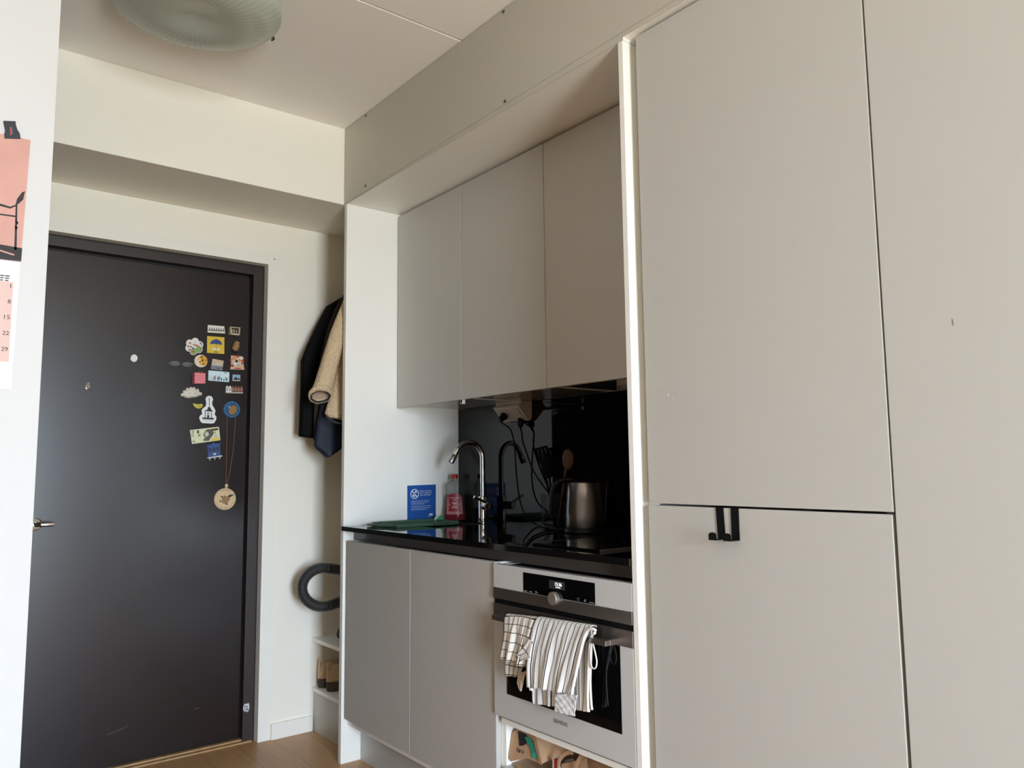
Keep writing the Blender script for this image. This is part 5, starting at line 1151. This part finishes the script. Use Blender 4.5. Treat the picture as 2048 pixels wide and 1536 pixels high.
def fleece():
    mt = mat('sherpa_fleece', (214, 188, 154), 0.95, spec=0.1); n = mt.node_tree; b = n.nodes['Principled BSDF']
    t_ = n.nodes.new('ShaderNodeTexCoord'); v = n.nodes.new('ShaderNodeTexVoronoi'); v.inputs['Scale'].default_value = 210; v.feature = 'SMOOTH_F1'
    n.links.new(t_.outputs['Object'], v.inputs['Vector']); bp = n.nodes.new('ShaderNodeBump'); bp.inputs['Strength'].default_value = 1.0; bp.inputs['Distance'].default_value = 0.006; bp.invert = True
    n.links.new(v.outputs['Distance'], bp.inputs['Height']); n.links.new(bp.outputs[0], b.inputs['Normal']); return mt
FLE = fleece()
j = thing('jacket', 'long black jacket hanging closest to the door wall', 'coat', (1.7, 3.42, 1.95), 'coats hanging in the recess')
garment(j, [((715, 585), (760, 590)), ((680, 596), (800, 640)), ((652, 613), (840, 690)), ((630, 655), (850, 740)), ((612, 694), (855, 790)), ((601.5, 722), (855, 820)), ((600, 790), (850, 850)), ((598, 840), (850, 880)), ((597, 871), (840, 905))], 3.425, 0.055, JBLK, 'body', seed=1)
garment(j, [((655, 615), (690, 620)), ((628, 665), (672, 690)), ((606, 712), (650, 730)), ((601, 770), (638, 776)), ((599, 830), (632, 834)), ((597.5, 872), (628, 877))], 3.375, 0.028, JBLK, 'sleeve', seed=5)
j = thing('coat', 'dark brown coat hanging between the black jacket and the fleece', 'coat', (1.7, 3.33, 1.95), 'coats hanging in the recess')
garment(j, [((697, 570), (740, 590)), ((685, 592), (730, 640)), ((670, 618), (720, 680)), ((655, 655), (710, 720)), ((642, 710), (705, 760)), ((633, 760), (700, 790)), ((629, 800), (690, 815)), ((627, 850), (690, 860)), ((627, 880), (685, 888))], 3.318, 0.024, JBR, 'body', seed=2)
j = thing('jacket', 'navy jacket hanging lowest, under the beige fleece', 'coat', (1.7, 3.25, 1.8), 'coats hanging in the recess')
garment(j, [((690, 600), (735, 620)), ((676, 680), (730, 700)), ((655, 760), (725, 780)), ((642, 806), (722, 820)), ((633, 850), (720, 860)), ((628, 890), (712, 880)), ((632, 897), (690, 893)), ((645, 909), (668, 908)), ((652, 915), (658, 914))], 3.258, 0.026, NAVY, 'body', seed=3)
j = thing('fleece_jacket', 'beige teddy fleece jacket hanging in front of the other coats', 'coat', (1.65, 3.17, 1.9), 'coats hanging in the recess')
garment(j, [((688, 598), (740, 610)), ((683, 640), (740, 650)), ((680, 700), (740, 710)), ((669, 760), (735, 770)), ((656, 806), (730, 812)), ((650, 826), (728, 838)), ((654, 834), (728, 846))], 3.165, 0.040, FLE, 'body', seed=4, wob=0.005)
garment(j, [((690, 595), (712, 604)), ((678, 622), (706, 640)), ((661, 664), (695, 672)), ((650, 700), (682, 706)), ((641, 730), (674, 735)), ((629, 765), (666, 768)), ((619, 789), (662, 795))], 3.105, 0.036, FLE, 'sleeve', seed=6, wob=0.002, cap=False, tilt=0.72)
rim = list(LAST); cc = sum(rim, Vector()) / len(rim)
BIND = mat('dark_binding', (44, 46, 56), 0.7)
inner = [cc + (P - cc) * 0.84 for P in rim]
MB().rings([[P + (P - cc).normalized() * 0.0042 * math.cos(q) + Vector((0, -0.4, -0.9)) * 0.005 * math.sin(q) for q in [k * math.pi / 4 for k in range(8)]] for P in inner], closed=True).build('cuff_binding', BIND, j, smooth=True)
MB().rings([inner, [cc + (P - cc) * 0.78 + Vector((0.012, 0.004, 0.035)) for P in rim], [cc + (P - cc) * 0.6 + Vector((0.022, 0.008, 0.075)) for P in rim]], cap=False).build('sleeve_lining', mat('fleece_lining', (176, 156, 130), 0.9), j, smooth=True)
MB().rings([[P + (P - cc).normalized() * 0.0075 * math.cos(q) + Vector((0, 0, 1)) * (0.011 * math.sin(q) + 0.006) for q in [k * math.pi / 4 for k in range(8)]] for P in [cc + (P - cc) * 0.94 for P in rim]], closed=True).build('cuff', FLE, j, smooth=True)
hm = [Vector((hy((x_, z_), 3.122)[0], 3.122, hy((x_, z_), 3.122)[1])) for x_, z_ in ((652, 832), (662, 840), (672, 845), (684, 847), (700, 848))]
MB().tube(hm, 0.005, 8).build('hem_binding', mat('dark_binding', (44, 46, 56), 0.7), j, smooth=True)
